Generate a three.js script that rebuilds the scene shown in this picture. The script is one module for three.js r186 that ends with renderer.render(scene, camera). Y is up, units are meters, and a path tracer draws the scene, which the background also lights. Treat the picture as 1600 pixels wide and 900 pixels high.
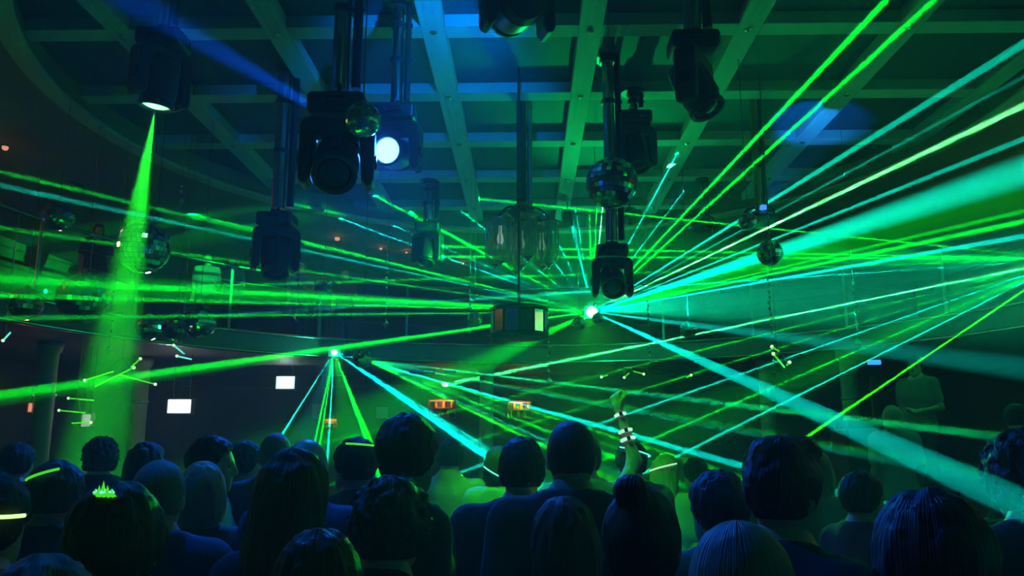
import * as THREE from 'three';
import { RoundedBoxGeometry } from 'three/addons/geometries/RoundedBoxGeometry.js';
import { mergeGeometries } from 'three/addons/utils/BufferGeometryUtils.js';

// ---------------------------------------------------------------- camera, haze, exposure
const scene = new THREE.Scene();
const HAZE = 0.014;                                      // scattering of the stage smoke, per metre
const renderer = new THREE.WebGLRenderer({ antialias: true });
renderer.toneMapping = THREE.LinearToneMapping;
renderer.toneMappingExposure = 0.84;
renderer.shadowMap.enabled = true;
const D2R = Math.PI / 180;
const EYE = new THREE.Vector3(0, 1.7, 0);
const camera = new THREE.PerspectiveCamera(39.43, 16 / 9, 0.05, 80);
camera.rotation.order = 'YXZ';
camera.position.copy(EYE);
camera.rotation.set(10.8 * D2R, 1.07 * D2R, 0);
camera.updateMatrixWorld();
scene.background = new THREE.Color(0, 0, 0);
scene.fog = new THREE.FogExp2(0xffffff, HAZE);          // theatrical haze that fills the club

// ---------------------------------------------------------------- helpers
const V = (x, y, z) => new THREE.Vector3(x, y, z);
const C = (r, g, b) => new THREE.Color().setRGB(r, g, b);
// a place in the room, found from the photograph by its direction and its distance into the room
function at(px, py, depth) {
  const v = V((px - 800) / 1256, (450 - py) / 1256, -1).applyEuler(camera.rotation);
  return EYE.clone().addScaledVector(v, -depth / v.z);
}
let seed = 7;
const rnd = () => { seed = (seed * 1664525 + 1013904223) >>> 0; return seed / 4294967296; };
const rr = (a, b) => a + (b - a) * rnd();
const taken = {};
function numbered(n) { const k = taken[n] = (taken[n] ?? -1) + 1; return k ? `${n}_${String(k).padStart(3, '0')}` : n; }
function tag(o, label, category, group) { o.userData.label = label; o.userData.category = category; if (group) o.userData.group = group; return o; }
function thing(name, label, category, pos, group) {
  const o = new THREE.Group(); o.name = numbered(name); o.position.copy(pos); scene.add(o);
  return tag(o, label, category, group);
}
function structure(name) { const o = new THREE.Group(); o.name = name; o.userData.kind = 'structure'; scene.add(o); return o; }
function part(name, geo, mat, parent, pos, rot) {
  const g = Array.isArray(geo) ? mergeGeometries(geo.map((q) => { const c = q.index ? q.toNonIndexed() : q; for (const k of Object.keys(c.attributes)) if (!['position', 'normal', 'uv'].includes(k)) c.deleteAttribute(k); return c; })) : geo;
  const m = new THREE.Mesh(g, mat); m.name = name;
  if (pos) m.position.copy(pos);
  if (rot) m.rotation.set(...rot);
  parent.add(m); return m;
}
const bx = (w, h, d, x = 0, y = 0, z = 0, r = 0) => (r ? new RoundedBoxGeometry(w, h, d, 3, r) : new THREE.BoxGeometry(w, h, d)).translate(x, y, z);
const cyl = (r0, r1, h, x = 0, y = 0, z = 0, n = 24) => new THREE.CylinderGeometry(r1, r0, h, n).translate(x, y, z);
const tube = (pts, r, n = 40, s = 8) => new THREE.TubeGeometry(new THREE.CatmullRomCurve3(pts), n, r, s, false);
function rod(A, B, ra, rb = ra, n = 10, open = false) {
  const d = B.clone().sub(A), L = d.length();
  return new THREE.CylinderGeometry(rb, ra, L, n, 1, open).translate(0, L / 2, 0).applyQuaternion(new THREE.Quaternion().setFromUnitVectors(V(0, 1, 0), d.normalize())).translate(A.x, A.y, A.z);
}
const lathe = (pts, n = 28) => new THREE.LatheGeometry(pts.map((p) => new THREE.Vector2(...p)), n);

// ---------------------------------------------------------------- materials
function noiseTex(w, h, fn, srgb = false) {
  const d = new Uint8Array(w * h * 4);
  for (let y = 0; y < h; y++) for (let x = 0; x < w; x++) { const c = fn(x / w, y / h); const i = (y * w + x) * 4; for (let k = 0; k < 3; k++) d[i + k] = Math.max(0, Math.min(255, (Array.isArray(c) ? c[k] : c) * 255)); d[i + 3] = 255; }
  const t = new THREE.DataTexture(d, w, h); t.magFilter = THREE.LinearFilter; t.minFilter = THREE.LinearFilter; t.wrapS = t.wrapT = THREE.RepeatWrapping; if (srgb) t.colorSpace = THREE.SRGBColorSpace; t.needsUpdate = true; return t;
}
const hash = (x, y, z) => { let h = (x * 374761393 + y * 668265263 + z * 2147483647) | 0; h = Math.imul(h ^ (h >>> 13), 1274126177); return ((h ^ (h >>> 16)) >>> 0) / 4294967296; };
function vnoise(x, y, z) {
  const X = Math.floor(x), Y = Math.floor(y), Z = Math.floor(z); let u = x - X, v = y - Y, w = z - Z;
  u *= u * (3 - 2 * u); v *= v * (3 - 2 * v); w *= w * (3 - 2 * w);
  const L = (a, b, t) => a + (b - a) * t;
  return L(L(L(hash(X, Y, Z), hash(X + 1, Y, Z), u), L(hash(X, Y + 1, Z), hash(X + 1, Y + 1, Z), u), v), L(L(hash(X, Y, Z + 1), hash(X + 1, Y, Z + 1), u), L(hash(X, Y + 1, Z + 1), hash(X + 1, Y + 1, Z + 1), u), v), w);
}
const tiled = (x, y, f, s = 0) => { const a = (p, q) => vnoise(p * f, q * f, s), m = (v) => v; return a(x, y) * (1 - x) * (1 - y) + a(x - 1, y) * x * (1 - y) + a(x, y - 1) * (1 - x) * y + a(m(x) - 1, y - 1) * x * y; };
const grit = noiseTex(256, 256, (x, y) => 0.25 + 0.35 * tiled(x, y, 40) + 0.4 * tiled(x, y, 9, 3));
const weave = noiseTex(64, 64, (x, y) => 0.5 + 0.25 * Math.sin(x * 2 * Math.PI * 16) * Math.sin(y * 2 * Math.PI * 16) + 0.25 * tiled(x, y, 24));
const strand = noiseTex(256, 64, (x, y) => 0.3 * tiled(x, y, 6) + 0.7 * vnoise(x * 90, y * 2, 1));
const plasterTone = noiseTex(256, 256, (x, y) => { const v = 0.75 + 0.15 * tiled(x, y, 6) + 0.1 * tiled(x, y, 30, 2); return [v, v, v]; }, true);
const rep = (t, u, v) => { const c = t.clone(); c.repeat.set(u, v); c.needsUpdate = true; return c; };
const std = (c, roughness = 0.6, metalness = 0, extra = {}) => new THREE.MeshStandardMaterial({ color: C(...c), roughness, metalness, ...extra });
const M = {
  gridPaint: std([0.42, 0.42, 0.4], 0.8, 0, { map: rep(plasterTone, 1, 4), bumpMap: rep(grit, 2, 8), bumpScale: 0.0012 }),
  panel: std([0.025, 0.045, 0.085], 0.75, 0, { map: plasterTone, bumpMap: grit, bumpScale: 0.001 }),
  soffit: std([0.22, 0.15, 0.08], 0.8, 0, { map: rep(plasterTone, 0.4, 0.4), bumpMap: rep(grit, 0.7, 0.7), bumpScale: 0.003 }),
  rim: std([0.33, 0.3, 0.22], 0.6, 0, { bumpMap: grit, bumpScale: 0.001 }),
  wall: std([0.16, 0.13, 0.11], 0.75, 0, { map: rep(plasterTone, 3, 1), bumpMap: rep(grit, 8, 3), bumpScale: 0.003 }),
  floor: std([0.04, 0.04, 0.045], 0.35, 0, { bumpMap: rep(grit, 20, 20), bumpScale: 0.001 }),
  balcony: std([0.12, 0.11, 0.1], 0.6, 0, { bumpMap: grit, bumpScale: 0.002 }),
  steel: std([0.55, 0.56, 0.58], 0.25, 1),
  railSteel: std([0.16, 0.17, 0.18], 0.4, 1),
  pole: std([0.5, 0.5, 0.53], 0.22, 1, { bumpMap: grit, bumpScale: 0.0003 }),
  black: std([0.018, 0.018, 0.02], 0.42, 0, { bumpMap: rep(grit, 3, 3), bumpScale: 0.0006 }),
  blackGloss: std([0.02, 0.02, 0.024], 0.16, 0),
  blackSteel: std([0.05, 0.05, 0.055], 0.3, 0.8),
  lensDark: std([0.02, 0.025, 0.03], 0.05, 0),
  mirror: std([0.85, 0.87, 0.88], 0.06, 1, { flatShading: true }),
  ballCore: std([0.03, 0.03, 0.03], 0.6),
  copper: std([0.55, 0.25, 0.12], 0.3, 1),
  glass: new THREE.MeshPhysicalMaterial({ color: C(0.75, 0.86, 0.83), roughness: 0.03, transmission: 0.9, thickness: 0, ior: 2.0 }),
  crystal: new THREE.MeshPhysicalMaterial({ color: C(0.95, 0.98, 1), roughness: 0.02, transmission: 1, thickness: 0, ior: 1.7, flatShading: true }),
  amber: std([0.75, 0.34, 0.1], 0.15),
  wood: std([0.2, 0.1, 0.045], 0.5, 0, { bumpMap: rep(strand, 1, 1), bumpScale: 0.001 }),
  paper: std([0.6, 0.5, 0.38], 0.8),
  cloth: (c) => std(c, 0.9, 0, { bumpMap: weave, bumpScale: 0.0012 }),
  skin: (c) => std(c, 0.5, 0),
  hair: (c) => std(c, 0.62, 0, { bumpMap: strand, bumpScale: 0.003 }),
};
const glow = (r, g, b, k = 1) => new THREE.MeshStandardMaterial({ color: C(0.05, 0.05, 0.05), emissive: C(r, g, b), emissiveIntensity: k, roughness: 0.4 });

// ---------------------------------------------------------------- room shell
const OX = 0.15, OZ = -9.0, RIM = 5.42;               // round recess over the dance floor
const GX = [-5.6, -4.04, -2.48, -0.92, 0.64, 2.2, 3.76, 5.32], GZ = [-4.3, -5.83, -7.37, -8.91, -10.45, -11.99, -13.53, -15.07];
const GB = 5.7, GH = 0.14, GW = 0.235;                // grid: underside, depth, width
// height of the ceiling over a place: soffit, grid beam or recessed panel
function ceilY(x, z) { if (Math.hypot(x - OX, z - OZ) > RIM - 0.05) return Math.hypot(x - OX, z - OZ) < RIM + 0.15 ? 5.5 : 5.55; const near = (v, list) => list.some((g) => Math.abs(g - v) < GW / 2); return near(x, GX) || near(z, GZ) ? GB : GB + GH - 0.015; }
{
  const fl = structure('floor');
  part('floor_slab', bx(20, 0.2, 23.4), M.floor, fl, V(0, -0.1, -9.3));
  const walls = [['wall_back', 20.4, 0.2, 0, -20.6], ['wall_front', 20.4, 0.2, 0, 2.1]];
  for (const [n, w, d, x, z] of walls) { const g = structure(n); part('wall_panel', bx(w, 6.3, d), M.wall, g, V(x, 3.15, z)); part('dado_rail', bx(w - 0.4, 0.08, 0.04, 0, 0, 0, 0.01), M.wood, g, V(0, 1.05, z + (z < -5 ? 0.12 : -0.12))); }
  for (const [n, x] of [['wall_left', -10.1], ['wall_right', 10.1]]) { const g = structure(n); part('wall_panel', bx(0.2, 6.3, 22.6), M.wall, g, V(x, 3.15, -9.25)); part('dado_rail', bx(0.04, 0.08, 22.4, 0, 0, 0, 0.01), M.wood, g, V(x - Math.sign(x) * 0.12, 1.05, -9.25)); }

  const ce = structure('ceiling');
  // outer soffit with the round opening
  const sh = new THREE.Shape([new THREE.Vector2(-10.2, -2.2), new THREE.Vector2(10.2, -2.2), new THREE.Vector2(10.2, 20.7), new THREE.Vector2(-10.2, 20.7)]);
  sh.holes.push(new THREE.Path().absarc(OX, -OZ, RIM, 0, Math.PI * 2, true));
  part('soffit', new THREE.ExtrudeGeometry(sh, { depth: 0.75, bevelEnabled: false, curveSegments: 96 }).rotateX(-Math.PI / 2), M.soffit, ce, V(0, 5.55, 0));
  part('rim_ring', lathe([[RIM - 0.05, 5.5], [RIM + 0.14, 5.5], [RIM + 0.16, 5.53], [RIM + 0.14, 5.56], [RIM - 0.05, 5.56], [RIM - 0.07, 5.53], [RIM - 0.05, 5.5]], 96), M.rim, ce, V(OX, 0, OZ));
  part('roof_slab', bx(20.4, 0.2, 23), M.wall, ce, V(0, 6.4, -9.25));
  const pg = bx(1.56 - GW, 0.04, 1.54 - GW, 0, 0, 0, 0.006), lg = bx(GW, GH, 11.1, 0, 0, 0, 0.008), cg = bx(1.56 - GW, GH, GW, 0, 0, 0, 0.008);
  const bolt = lathe([[0, -0.022], [0.02, -0.02], [0.034, -0.008], [0.04, 0], [0, 0.002]], 14);
  const inside = (x, z, m) => Math.hypot(x - OX, z - OZ) < RIM + m;
  for (const x of GX) { const half = Math.sqrt(Math.max(0, (RIM + 0.12) ** 2 - (x - OX) ** 2)); if (half > 0.4) part('grid_beam', bx(GW, GH, 2 * half, 0, 0, 0, 0.008), M.gridPaint, ce, V(x, GB + GH / 2, OZ)); }
  for (const z of GZ) for (let i = 0; i < 7; i++) {
    const xm = (GX[i] + GX[i + 1]) / 2;
    if (inside(xm, z, 0.35)) part('cross_beam', cg, M.gridPaint, ce, V(xm, GB + GH / 2, z));
    if (inside(GX[i], z, -0.2)) part('bolt', bolt, M.steel, ce, V(GX[i], GB, z));
  }
  for (let i = 0; i < 7; i++) for (let j = 0; j < 8; j++) {
    const x = (GX[i] + GX[i + 1]) / 2, z = GZ[j] + 0.77;
    if (inside(x, z, 0.9)) part('ceiling_panel', pg, M.panel, ce, V(x, GB + GH + 0.005, z));
  }
}
// ---------------------------------------------------------------- balcony round the back and sides
const BR = 6.95, BY = 3.6;
{
  const b = structure('balcony');
  const a0 = -0.42 * Math.PI, a1 = 1.42 * Math.PI;       // open towards the camera; angle 0 = right, 90 deg = far end
  const P = (r, a) => new THREE.Vector2(OX + r * Math.cos(a), -OZ + r * Math.sin(a));
  const A0 = -0.25, A1 = Math.PI + 0.25;
  const s = new THREE.Shape(); const N = 60;
  for (let i = 0; i <= N; i++) { const p = P(BR, A0 + (A1 - A0) * i / N); i ? s.lineTo(p.x, p.y) : s.moveTo(p.x, p.y); }
  s.lineTo(-9.98, 7.2); s.lineTo(-9.98, 20.48); s.lineTo(9.98, 20.48); s.lineTo(9.98, 7.2);
  part('balcony_slab', new THREE.ExtrudeGeometry(s, { depth: 0.36, bevelEnabled: false }).rotateX(-Math.PI / 2), M.balcony, b, V(0, 3.22, 0));
  const arc = (r, y, a, c, n = 60) => { const pts = []; for (let i = 0; i <= n; i++) { const t = a + (c - a) * i / n; pts.push(V(OX + r * Math.cos(t), y, OZ - r * Math.sin(t))); } return pts; };
  part('fascia_lip', tube(arc(BR - 0.02, 3.24, A0, A1), 0.03, 120), M.steel, b);
  part('fascia_lip', tube(arc(BR - 0.02, 3.57, A0, A1), 0.03, 120), M.steel, b);
  const rail = structure('balcony_railing');
  part('hand_rail', tube(arc(BR + 0.1, 4.72, A0, A1), 0.028, 140), M.railSteel, rail);
  for (const y of [3.95, 4.2, 4.45]) part('rail_wire', tube(arc(BR + 0.1, y, A0, A1), 0.006, 140, 5), M.railSteel, rail);
  const NP = 15, post = mergeGeometries([bx(0.05, 1.14, 0.014, 0, 0.57), bx(0.11, 0.02, 0.09, 0, 0.01)]);
  for (let i = 0; i <= NP; i++) { const t = A0 + (A1 - A0) * i / NP; part('rail_post', post, M.railSteel, rail, V(OX + (BR + 0.1) * Math.cos(t), 3.58, OZ - (BR + 0.1) * Math.sin(t)), [0, t + Math.PI / 2, 0]); }
}
// pillars that carry the balcony
{
  const colGeo = () => [lathe([[0.15, 0], [0.19, 0], [0.19, 0.12], [0.14, 0.16], [0.135, 3.02], [0.18, 3.08], [0.19, 3.2], [0, 3.21]], 20)];
  const cg = colGeo()[0];
  let i = 0;
  for (const [px, label] of [[68, 'tall pale pillar under the balcony beside the small amber lamp'], [217, 'slim pillar under the balcony between the small monitor and the bright lamp box'], [760, 'slim pillar under the balcony between the two amber alcoves'], [1200, 'slim pillar under the balcony behind the arm waving dancer'], [1330, 'slim pillar under the balcony at the stage edge']]) {
    const p = at(px, 640, px < 300 ? [12.2, 14.6][i] : px > 1000 ? [15.2, 13.6][i - 3] : 16.2); i++;
    const o = thing('balcony_pillar', label, 'pillar', V(p.x, 0, p.z), 'pillars under the balcony');
    part('shaft', cg, M.rim, o); part('collar', new THREE.TorusGeometry(0.15, 0.02, 8, 24).rotateX(Math.PI / 2), M.steel, o, V(0, 2.4, 0));
  }
}
// ---------------------------------------------------------------- moving head lights
function yokeShape() {
  const s = new THREE.Shape(), w = 0.235, t = 0.075, top = 0.27, bot = -0.17, r = 0.07;
  s.moveTo(-w, bot + 0.05); s.lineTo(-w, top - r); s.quadraticCurveTo(-w, top, -w + r, top); s.lineTo(w - r, top); s.quadraticCurveTo(w, top, w, top - r); s.lineTo(w, bot + 0.05);
  s.quadraticCurveTo(w, bot, w - 0.035, bot); s.lineTo(w - t + 0.015, bot + 0.03); s.lineTo(w - t, 0.14); s.quadraticCurveTo(w - t, top - 0.085, w - t - 0.05, top - 0.085); s.lineTo(-w + t + 0.05, top - 0.085); s.quadraticCurveTo(-w + t, top - 0.085, -w + t, 0.14); s.lineTo(-w + t - 0.015, bot + 0.03); s.lineTo(-w + 0.035, bot); s.quadraticCurveTo(-w, bot, -w, bot + 0.05);
  return new THREE.ExtrudeGeometry(s, { depth: 0.13, bevelEnabled: true, bevelThickness: 0.02, bevelSize: 0.012, bevelSegments: 3, curveSegments: 8 }).translate(0, 0, -0.065);
}
const G = {
  yoke: yokeShape(),
  shell: lathe([[0, -0.24], [0.07, -0.24], [0.105, -0.225], [0.13, -0.18], [0.142, -0.08], [0.148, 0.02], [0.148, 0.1], [0.138, 0.15], [0.135, 0.19], [0.12, 0.2]], 32).rotateX(Math.PI / 2),
  ring: lathe([[0.112, 0.185], [0.14, 0.185], [0.147, 0.2], [0.147, 0.225], [0.135, 0.235], [0.116, 0.228], [0.112, 0.2]], 32).rotateX(Math.PI / 2),
  lens: lathe([[0, 0.232], [0.05, 0.227], [0.09, 0.214], [0.113, 0.2], [0, 0.198]], 28).rotateX(Math.PI / 2),
  fin: new THREE.TorusGeometry(0.128, 0.012, 6, 28),
  base: bx(0.38, 0.15, 0.3, 0, 0, 0, 0.035),
  vent: bx(0.006, 0.07, 0.16), screen: bx(0.12, 0.045, 0.006, 0, 0, 0, 0.002),
  knob: cyl(0.05, 0.045, 0.03, 0, 0, 0, 20).rotateZ(Math.PI / 2),
  handle: tube([V(-0.07, 0, 0), V(-0.06, 0, 0.05), V(0.06, 0, 0.05), V(0.07, 0, 0)], 0.011, 20, 8),
  clampHook: new THREE.TorusGeometry(0.05, 0.016, 8, 18, Math.PI * 1.5),
};
const lampSpots = [];
function movingHead(o) {
  const s = o.s ?? 1, pivot = at(o.px, o.py, o.z), topY = pivot.y + 0.5 * s, ceil = ceilY(pivot.x, pivot.z);
  const t = thing('moving_head_light', o.label, 'stage light', V(pivot.x, ceil, pivot.z));
  const y = (v) => pivot.y - ceil + v * s, L = ceil - topY;
  const pr = o.pr ?? 0.055;
  part('mounting_plate', [cyl(0.14, 0.14, 0.02, 0, -0.01, 0), cyl(pr + 0.03, pr + 0.02, 0.05, 0, -0.045, 0)], M.blackSteel, t);
  part('pole', cyl(pr, pr, L, 0, -L / 2, 0, 20), o.poleMat ?? M.pole, t);
  part('pole', cyl(pr * 0.55, pr * 0.55, L - 0.03, pr * 1.75, -L / 2, 0, 14), M.blackSteel, t).userData.label = 'thin dark cable conduit';
  for (const k of [0.25, 0.6]) part('collar', [cyl(pr + 0.016, pr + 0.016, 0.05, 0, -L * k, 0, 20), bx(pr * 3, 0.03, 0.03, pr, -L * k, 0, 0.005)], M.blackSteel, t);
  const body = (n, geo, mat, yy, rot) => { const m = part(n, geo, mat, t, V(0, y(yy), 0), rot); m.scale.setScalar(s); return m; };
  const yaw = (o.yaw ?? 0) * D2R;
  body('clamp', [G.clampHook.clone().rotateY(Math.PI / 2).translate(0, 0.06, 0), bx(0.16, 0.05, 0.1, 0, 0.01, 0, 0.01)], M.blackSteel, 0.45, [0, yaw, 0]);
  const base = body('base', G.base, M.black, 0.37, [0, (o.baseYaw ?? 0) * D2R, 0]);
  for (const sx of [-1, 1]) for (let k = 0; k < 4; k++) part('vent', G.vent, M.blackGloss, base, V(sx * 0.191, 0, -0.09 + k * 0.06)).scale.z = 0.2;
  part('display', G.screen, M.lensDark, base, V(0, 0.01, 0.152));
  for (const k of [-1, 1]) part('handle', G.handle, M.black, base, V(0, -0.02, k * 0.145), [0, k < 0 ? Math.PI : 0, 0]);
  const yoke = body('yoke', G.yoke, o.bodyMat ?? M.black, 0, [0, yaw, 0]);
  for (const sx of [-1, 1]) part('pivot_cover', G.knob, M.blackGloss, yoke, V(sx * 0.245, 0, 0));
  const head = new THREE.Group(); head.name = 'lamp_head'; head.position.set(0, y(0), 0); head.scale.setScalar(s);
  head.rotation.order = 'YXZ'; head.rotation.set((o.tilt ?? 60) * D2R, yaw + (o.flip ? Math.PI : 0), 0); t.add(head);
  part('shell', G.shell, o.bodyMat ?? M.black, head); part('front_ring', G.ring, M.blackSteel, head);
  for (const z of [-0.205, -0.17, -0.135, -0.1]) part('cooling_fin', G.fin, M.black, head, V(0, 0, z)).scale.setScalar(1 + (z + 0.17) * 1.1);
  part('carry_bar', bx(0.05, 0.02, 0.3, 0, 0.145, -0.02, 0.008), M.blackSteel, head);
  const lens = part('lens', G.lens, o.emit ? glow(...o.emit) : M.lensDark, head);
  t.updateMatrixWorld(true);
  o.lensAt = head.localToWorld(V(0, 0, 0.26)); o.dir = head.localToWorld(V(0, 0, 1.26)).sub(o.lensAt).normalize();
  for (const l of o.lights ?? []) {
    const sp = new THREE.SpotLight(C(...l.color), l.power, 0, l.angle * D2R, l.soft ?? 0.5);
    sp.shadow.radius = l.size ?? 3; sp.position.copy(t.worldToLocal(o.lensAt.clone().addScaledVector(l.to.clone().sub(o.lensAt).normalize(), 0.02)));
    sp.target.position.copy(t.worldToLocal(l.to.clone())); sp.name = 'lamp_beam'; t.add(sp, sp.target);
  }
  return t;
}
function aimed(px, py, z, to) {                          // yaw and tilt that turn a head at a place towards a target
  const d = to.clone().sub(at(px, py, z)).normalize();
  return { yaw: Math.atan2(d.x, d.z) / D2R, tilt: -Math.asin(d.y) / D2R };
}
{
  const g1 = at(200, 420, 6.4), b1 = at(190, -10, 5.4), crowd = V(-1.2, 1.5, -2.2);
  const heads = [
    { px: 527, py: 252, z: 5.5, s: 1.08, yaw: 8, tilt: 42, pr: 0.065, label: 'large black moving head light hanging low on a thick pole beside a small mirror ball' },
    { px: 250, py: 128, z: 6.3, s: 1, ...aimed(250, 128, 6.3, g1), pr: 0.05, emit: [0.5, 4, 0.8, 2], lights: [{ color: [0.015, 1, 0.02], power: 5200, angle: 6.5, soft: 0.8, to: g1, size: 0.5 }], label: 'moving head light throwing a short bright green beam downward at upper left' },
    { px: 617, py: 240, z: 7.0, s: 1, yaw: -10, tilt: 12, emit: [0.3, 2.2, 6, 3], label: 'moving head light with a dazzling blue white lens',
      lights: [{ color: [0, 0.09, 1], power: 4200, angle: 3.6, soft: 0.8, to: b1, size: 0.5 }, { color: [0.01, 0.13, 1], power: 75, angle: 42, soft: 0.6, to: crowd, size: 5 }] },
    { px: 430, py: 398, z: 8.4, s: 1.02, yaw: 25, tilt: 75, pr: 0.075, label: 'black moving head light on a tall shiny pole lit blue along one edge' },
    { px: 668, py: 392, z: 12, s: 0.98, yaw: -20, tilt: 70, pr: 0.075, label: 'distant moving head light tinted blue on a short bright pole' },
    { px: 957, py: 440, z: 8.2, s: 0.86, yaw: 0, tilt: 30, pr: 0.06, label: 'black moving head light hanging right above the brilliant laser burst' },
    { px: 1086, py: 138, z: 6.0, s: 1, yaw: 60, tilt: 65, pr: 0.07, label: 'black moving head light hanging head down at the upper right of the ceiling grid' },
    { px: 808, py: 12, z: 5.2, s: 1.05, ...aimed(808, 12, 5.2, at(640, 165, 9.3)), pr: 0.065, emit: [0.05, 0.4, 1.5, 2], lights: [{ color: [0.0, 0.2, 1], power: 75, angle: 30, soft: 0.5, to: at(640, 165, 9.3), size: 3 }], label: 'black moving head light cut off by the top edge of the picture' },
    { px: 992, py: 236, z: 8.8, s: 1.02, yaw: 20, tilt: 72, pr: 0.05, label: 'dark moving head light just behind the large mirror ball near the centre' },
  ];
  const mid = at(880, 800, 5.2);
  heads.push({ px: 560, py: -420, z: 3.4, s: 1, ...aimed(560, -420, 3.4, mid), emit: [0.5, 4, 0.8, 1], lights: [{ color: [0.02, 1, 0], power: 100, angle: 14, soft: 0.7, to: mid, size: 4 }], label: 'moving head light above the frame that washes the middle of the crowd green' });
  const near = V(-0.5, 1.5, -1.7);
  heads.push({ px: 230, py: -290, z: 3.4, s: 1, ...aimed(230, -290, 3.4, near), emit: [0.05, 0.4, 1.5, 1], lights: [{ color: [0.0, 0.16, 1], power: 20, angle: 36, soft: 0.7, to: near, size: 4 }], label: 'added unseen moving head light above the frame that rims the nearest heads with blue' });  // extra blue lamp added out of view to brighten the head rims
  heads.forEach(movingHead);
}
// small scanners and cans
function scanner(px, py, z, s, label, yaw, poleMat, blue) {
  const p = at(px, py, z), CY = ceilY(p.x, p.z), t = thing('scanner_light', label, 'stage light', V(p.x, CY, p.z)), L = CY - p.y - 0.1 * s;
  part('mounting_plate', cyl(0.1, 0.1, 0.02, 0, -0.01, 0), M.blackSteel, t);
  part('pole', cyl(0.035, 0.035, L, 0, -L / 2, 0, 16), poleMat ?? M.pole, t);
  part('pole', cyl(0.02, 0.02, L, 0.075, -L / 2, 0.01, 12), M.blackSteel, t);
  const b = part('body', lathe([[0, 0.13], [0.09, 0.12], [0.17, 0.08], [0.24, 0.03], [0.25, 0], [0.2, -0.04], [0.12, -0.06], [0, -0.065]], 8), M.black, t, V(0, p.y - CY, 0), [0, yaw * D2R, 0]); b.scale.setScalar(s);
  part('lens', cyl(0.05, 0.06, 0.04, 0, 0, 0, 16).rotateX(Math.PI / 2), M.lensDark, b, V(0, -0.02, 0.22));
  part('swivel_mirror', bx(0.09, 0.12, 0.008, 0, 0, 0, 0.003), M.steel, b, V(0.02, -0.06, 0.27), [0.6, 0.2, 0]);
  if (blue) { const sp = new THREE.SpotLight(C(0.01, 0.22, 1), blue.power, 0, blue.angle * D2R, 0.3); sp.position.set(0.1, p.y - CY + 0.22, 0.1); sp.target.position.copy(blue.to.clone().sub(t.position)); sp.name = 'lamp_beam'; t.add(sp, sp.target); part('lit_top_lens', cyl(0.05, 0.04, 0.05, 0.1, 0.14, 0.1, 14), glow(0.05, 0.3, 1, 1.5), b); }
  part('bracket', tube([V(-0.2, 0.02, 0), V(-0.18, 0.15, 0), V(0, 0.19, 0), V(0.18, 0.15, 0), V(0.2, 0.02, 0)], 0.014, 24, 6), M.blackSteel, b);
}
scanner(1100, 355, 12, 1, 'small black scanner light on a thin pole left of the copper pole', 20);
scanner(1186, 345, 9.1, 0.9, 'small black scanner light hanging from a thin copper coloured pole', -35, M.copper, { power: 45, angle: 18, to: at(1272, 185, 9.9) });
function parCan(px, py, z, label, tilt) {
  const p = at(px, py, z), ceil = ceilY(p.x, p.z), t = thing('par_can', label, 'spotlight', V(p.x, ceil, p.z), 'small cans at the rim'), L = ceil - p.y;
  part('stem', cyl(0.012, 0.012, L, 0, -L / 2, 0, 10), M.blackSteel, t);
  const c = part('can', lathe([[0, 0.14], [0.06, 0.135], [0.085, 0.1], [0.09, -0.1], [0.1, -0.12], [0.085, -0.12], [0.08, -0.09], [0, -0.085]], 20), M.black, t, V(0, p.y - ceil, 0), [tilt, 0, 0.1]);
  part('lens', cyl(0.08, 0.08, 0.01, 0, -0.095, 0, 18), M.lensDark, c);
  part('yoke', tube([V(-0.1, 0, 0), V(-0.09, 0.14, 0), V(0.09, 0.14, 0), V(0.1, 0, 0)], 0.008, 16, 6), M.blackSteel, t, V(0, p.y - ceil, 0));
}
parCan(887, 342, 13.2, 'tiny black can light at the ceiling rim left of the largest mirror ball', 0.3);
parCan(984, 338, 13.0, 'tiny black can light at the ceiling rim right of the large mirror ball pole', 0.6);
parCan(118, 287, 11.6, 'round dark can light hanging under the soffit at far left', 0.9);

// ---------------------------------------------------------------- mirror balls
function tiles(R, n) {
  const out = [];
  for (let i = 0; i < n; i++) {
    const a = Math.PI * (i + 0.5) / n, r = R * Math.sin(a), k = Math.max(4, Math.round(2 * n * Math.sin(a)));
    const w = 2 * Math.PI * r / k * 0.46, h = Math.PI * R / n * 0.46;
    for (let j = 0; j < k; j++) {
      const b = 2 * Math.PI * (j + 0.5 * (i & 1)) / k, nrm = V(Math.sin(a) * Math.cos(b), Math.cos(a), Math.sin(a) * Math.sin(b));
      const u = V(-Math.sin(b), 0, Math.cos(b)), v = nrm.clone().cross(u), c = nrm.clone().multiplyScalar(R);
      const tn = nrm.clone().addScaledVector(u, rr(-0.05, 0.05)).addScaledVector(v, rr(-0.05, 0.05)).normalize();
      const U = u.clone().addScaledVector(tn, -u.dot(tn)).normalize(), W = tn.clone().cross(U);
      const q = [[-1, -1], [1, -1], [1, 1], [-1, 1]].map(([x, y]) => c.clone().addScaledVector(U, x * w).addScaledVector(W, y * h));
      const inn = q.map((p) => p.clone().addScaledVector(tn, -R * 0.05));
      out.push(q[0], q[1], q[2], q[0], q[2], q[3]);
      for (let e = 0; e < 4; e++) { const f = (e + 1) % 4; out.push(q[f], q[e], inn[e], q[f], inn[e], inn[f]); }
    }
  }
  const g = new THREE.BufferGeometry(); g.setAttribute('position', new THREE.Float32BufferAttribute(out.flatMap((p) => [p.x, p.y, p.z]), 3)); g.computeVertexNormals(); return g;
}
const ballTiles = [tiles(1, 16), tiles(1, 11)];
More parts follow.
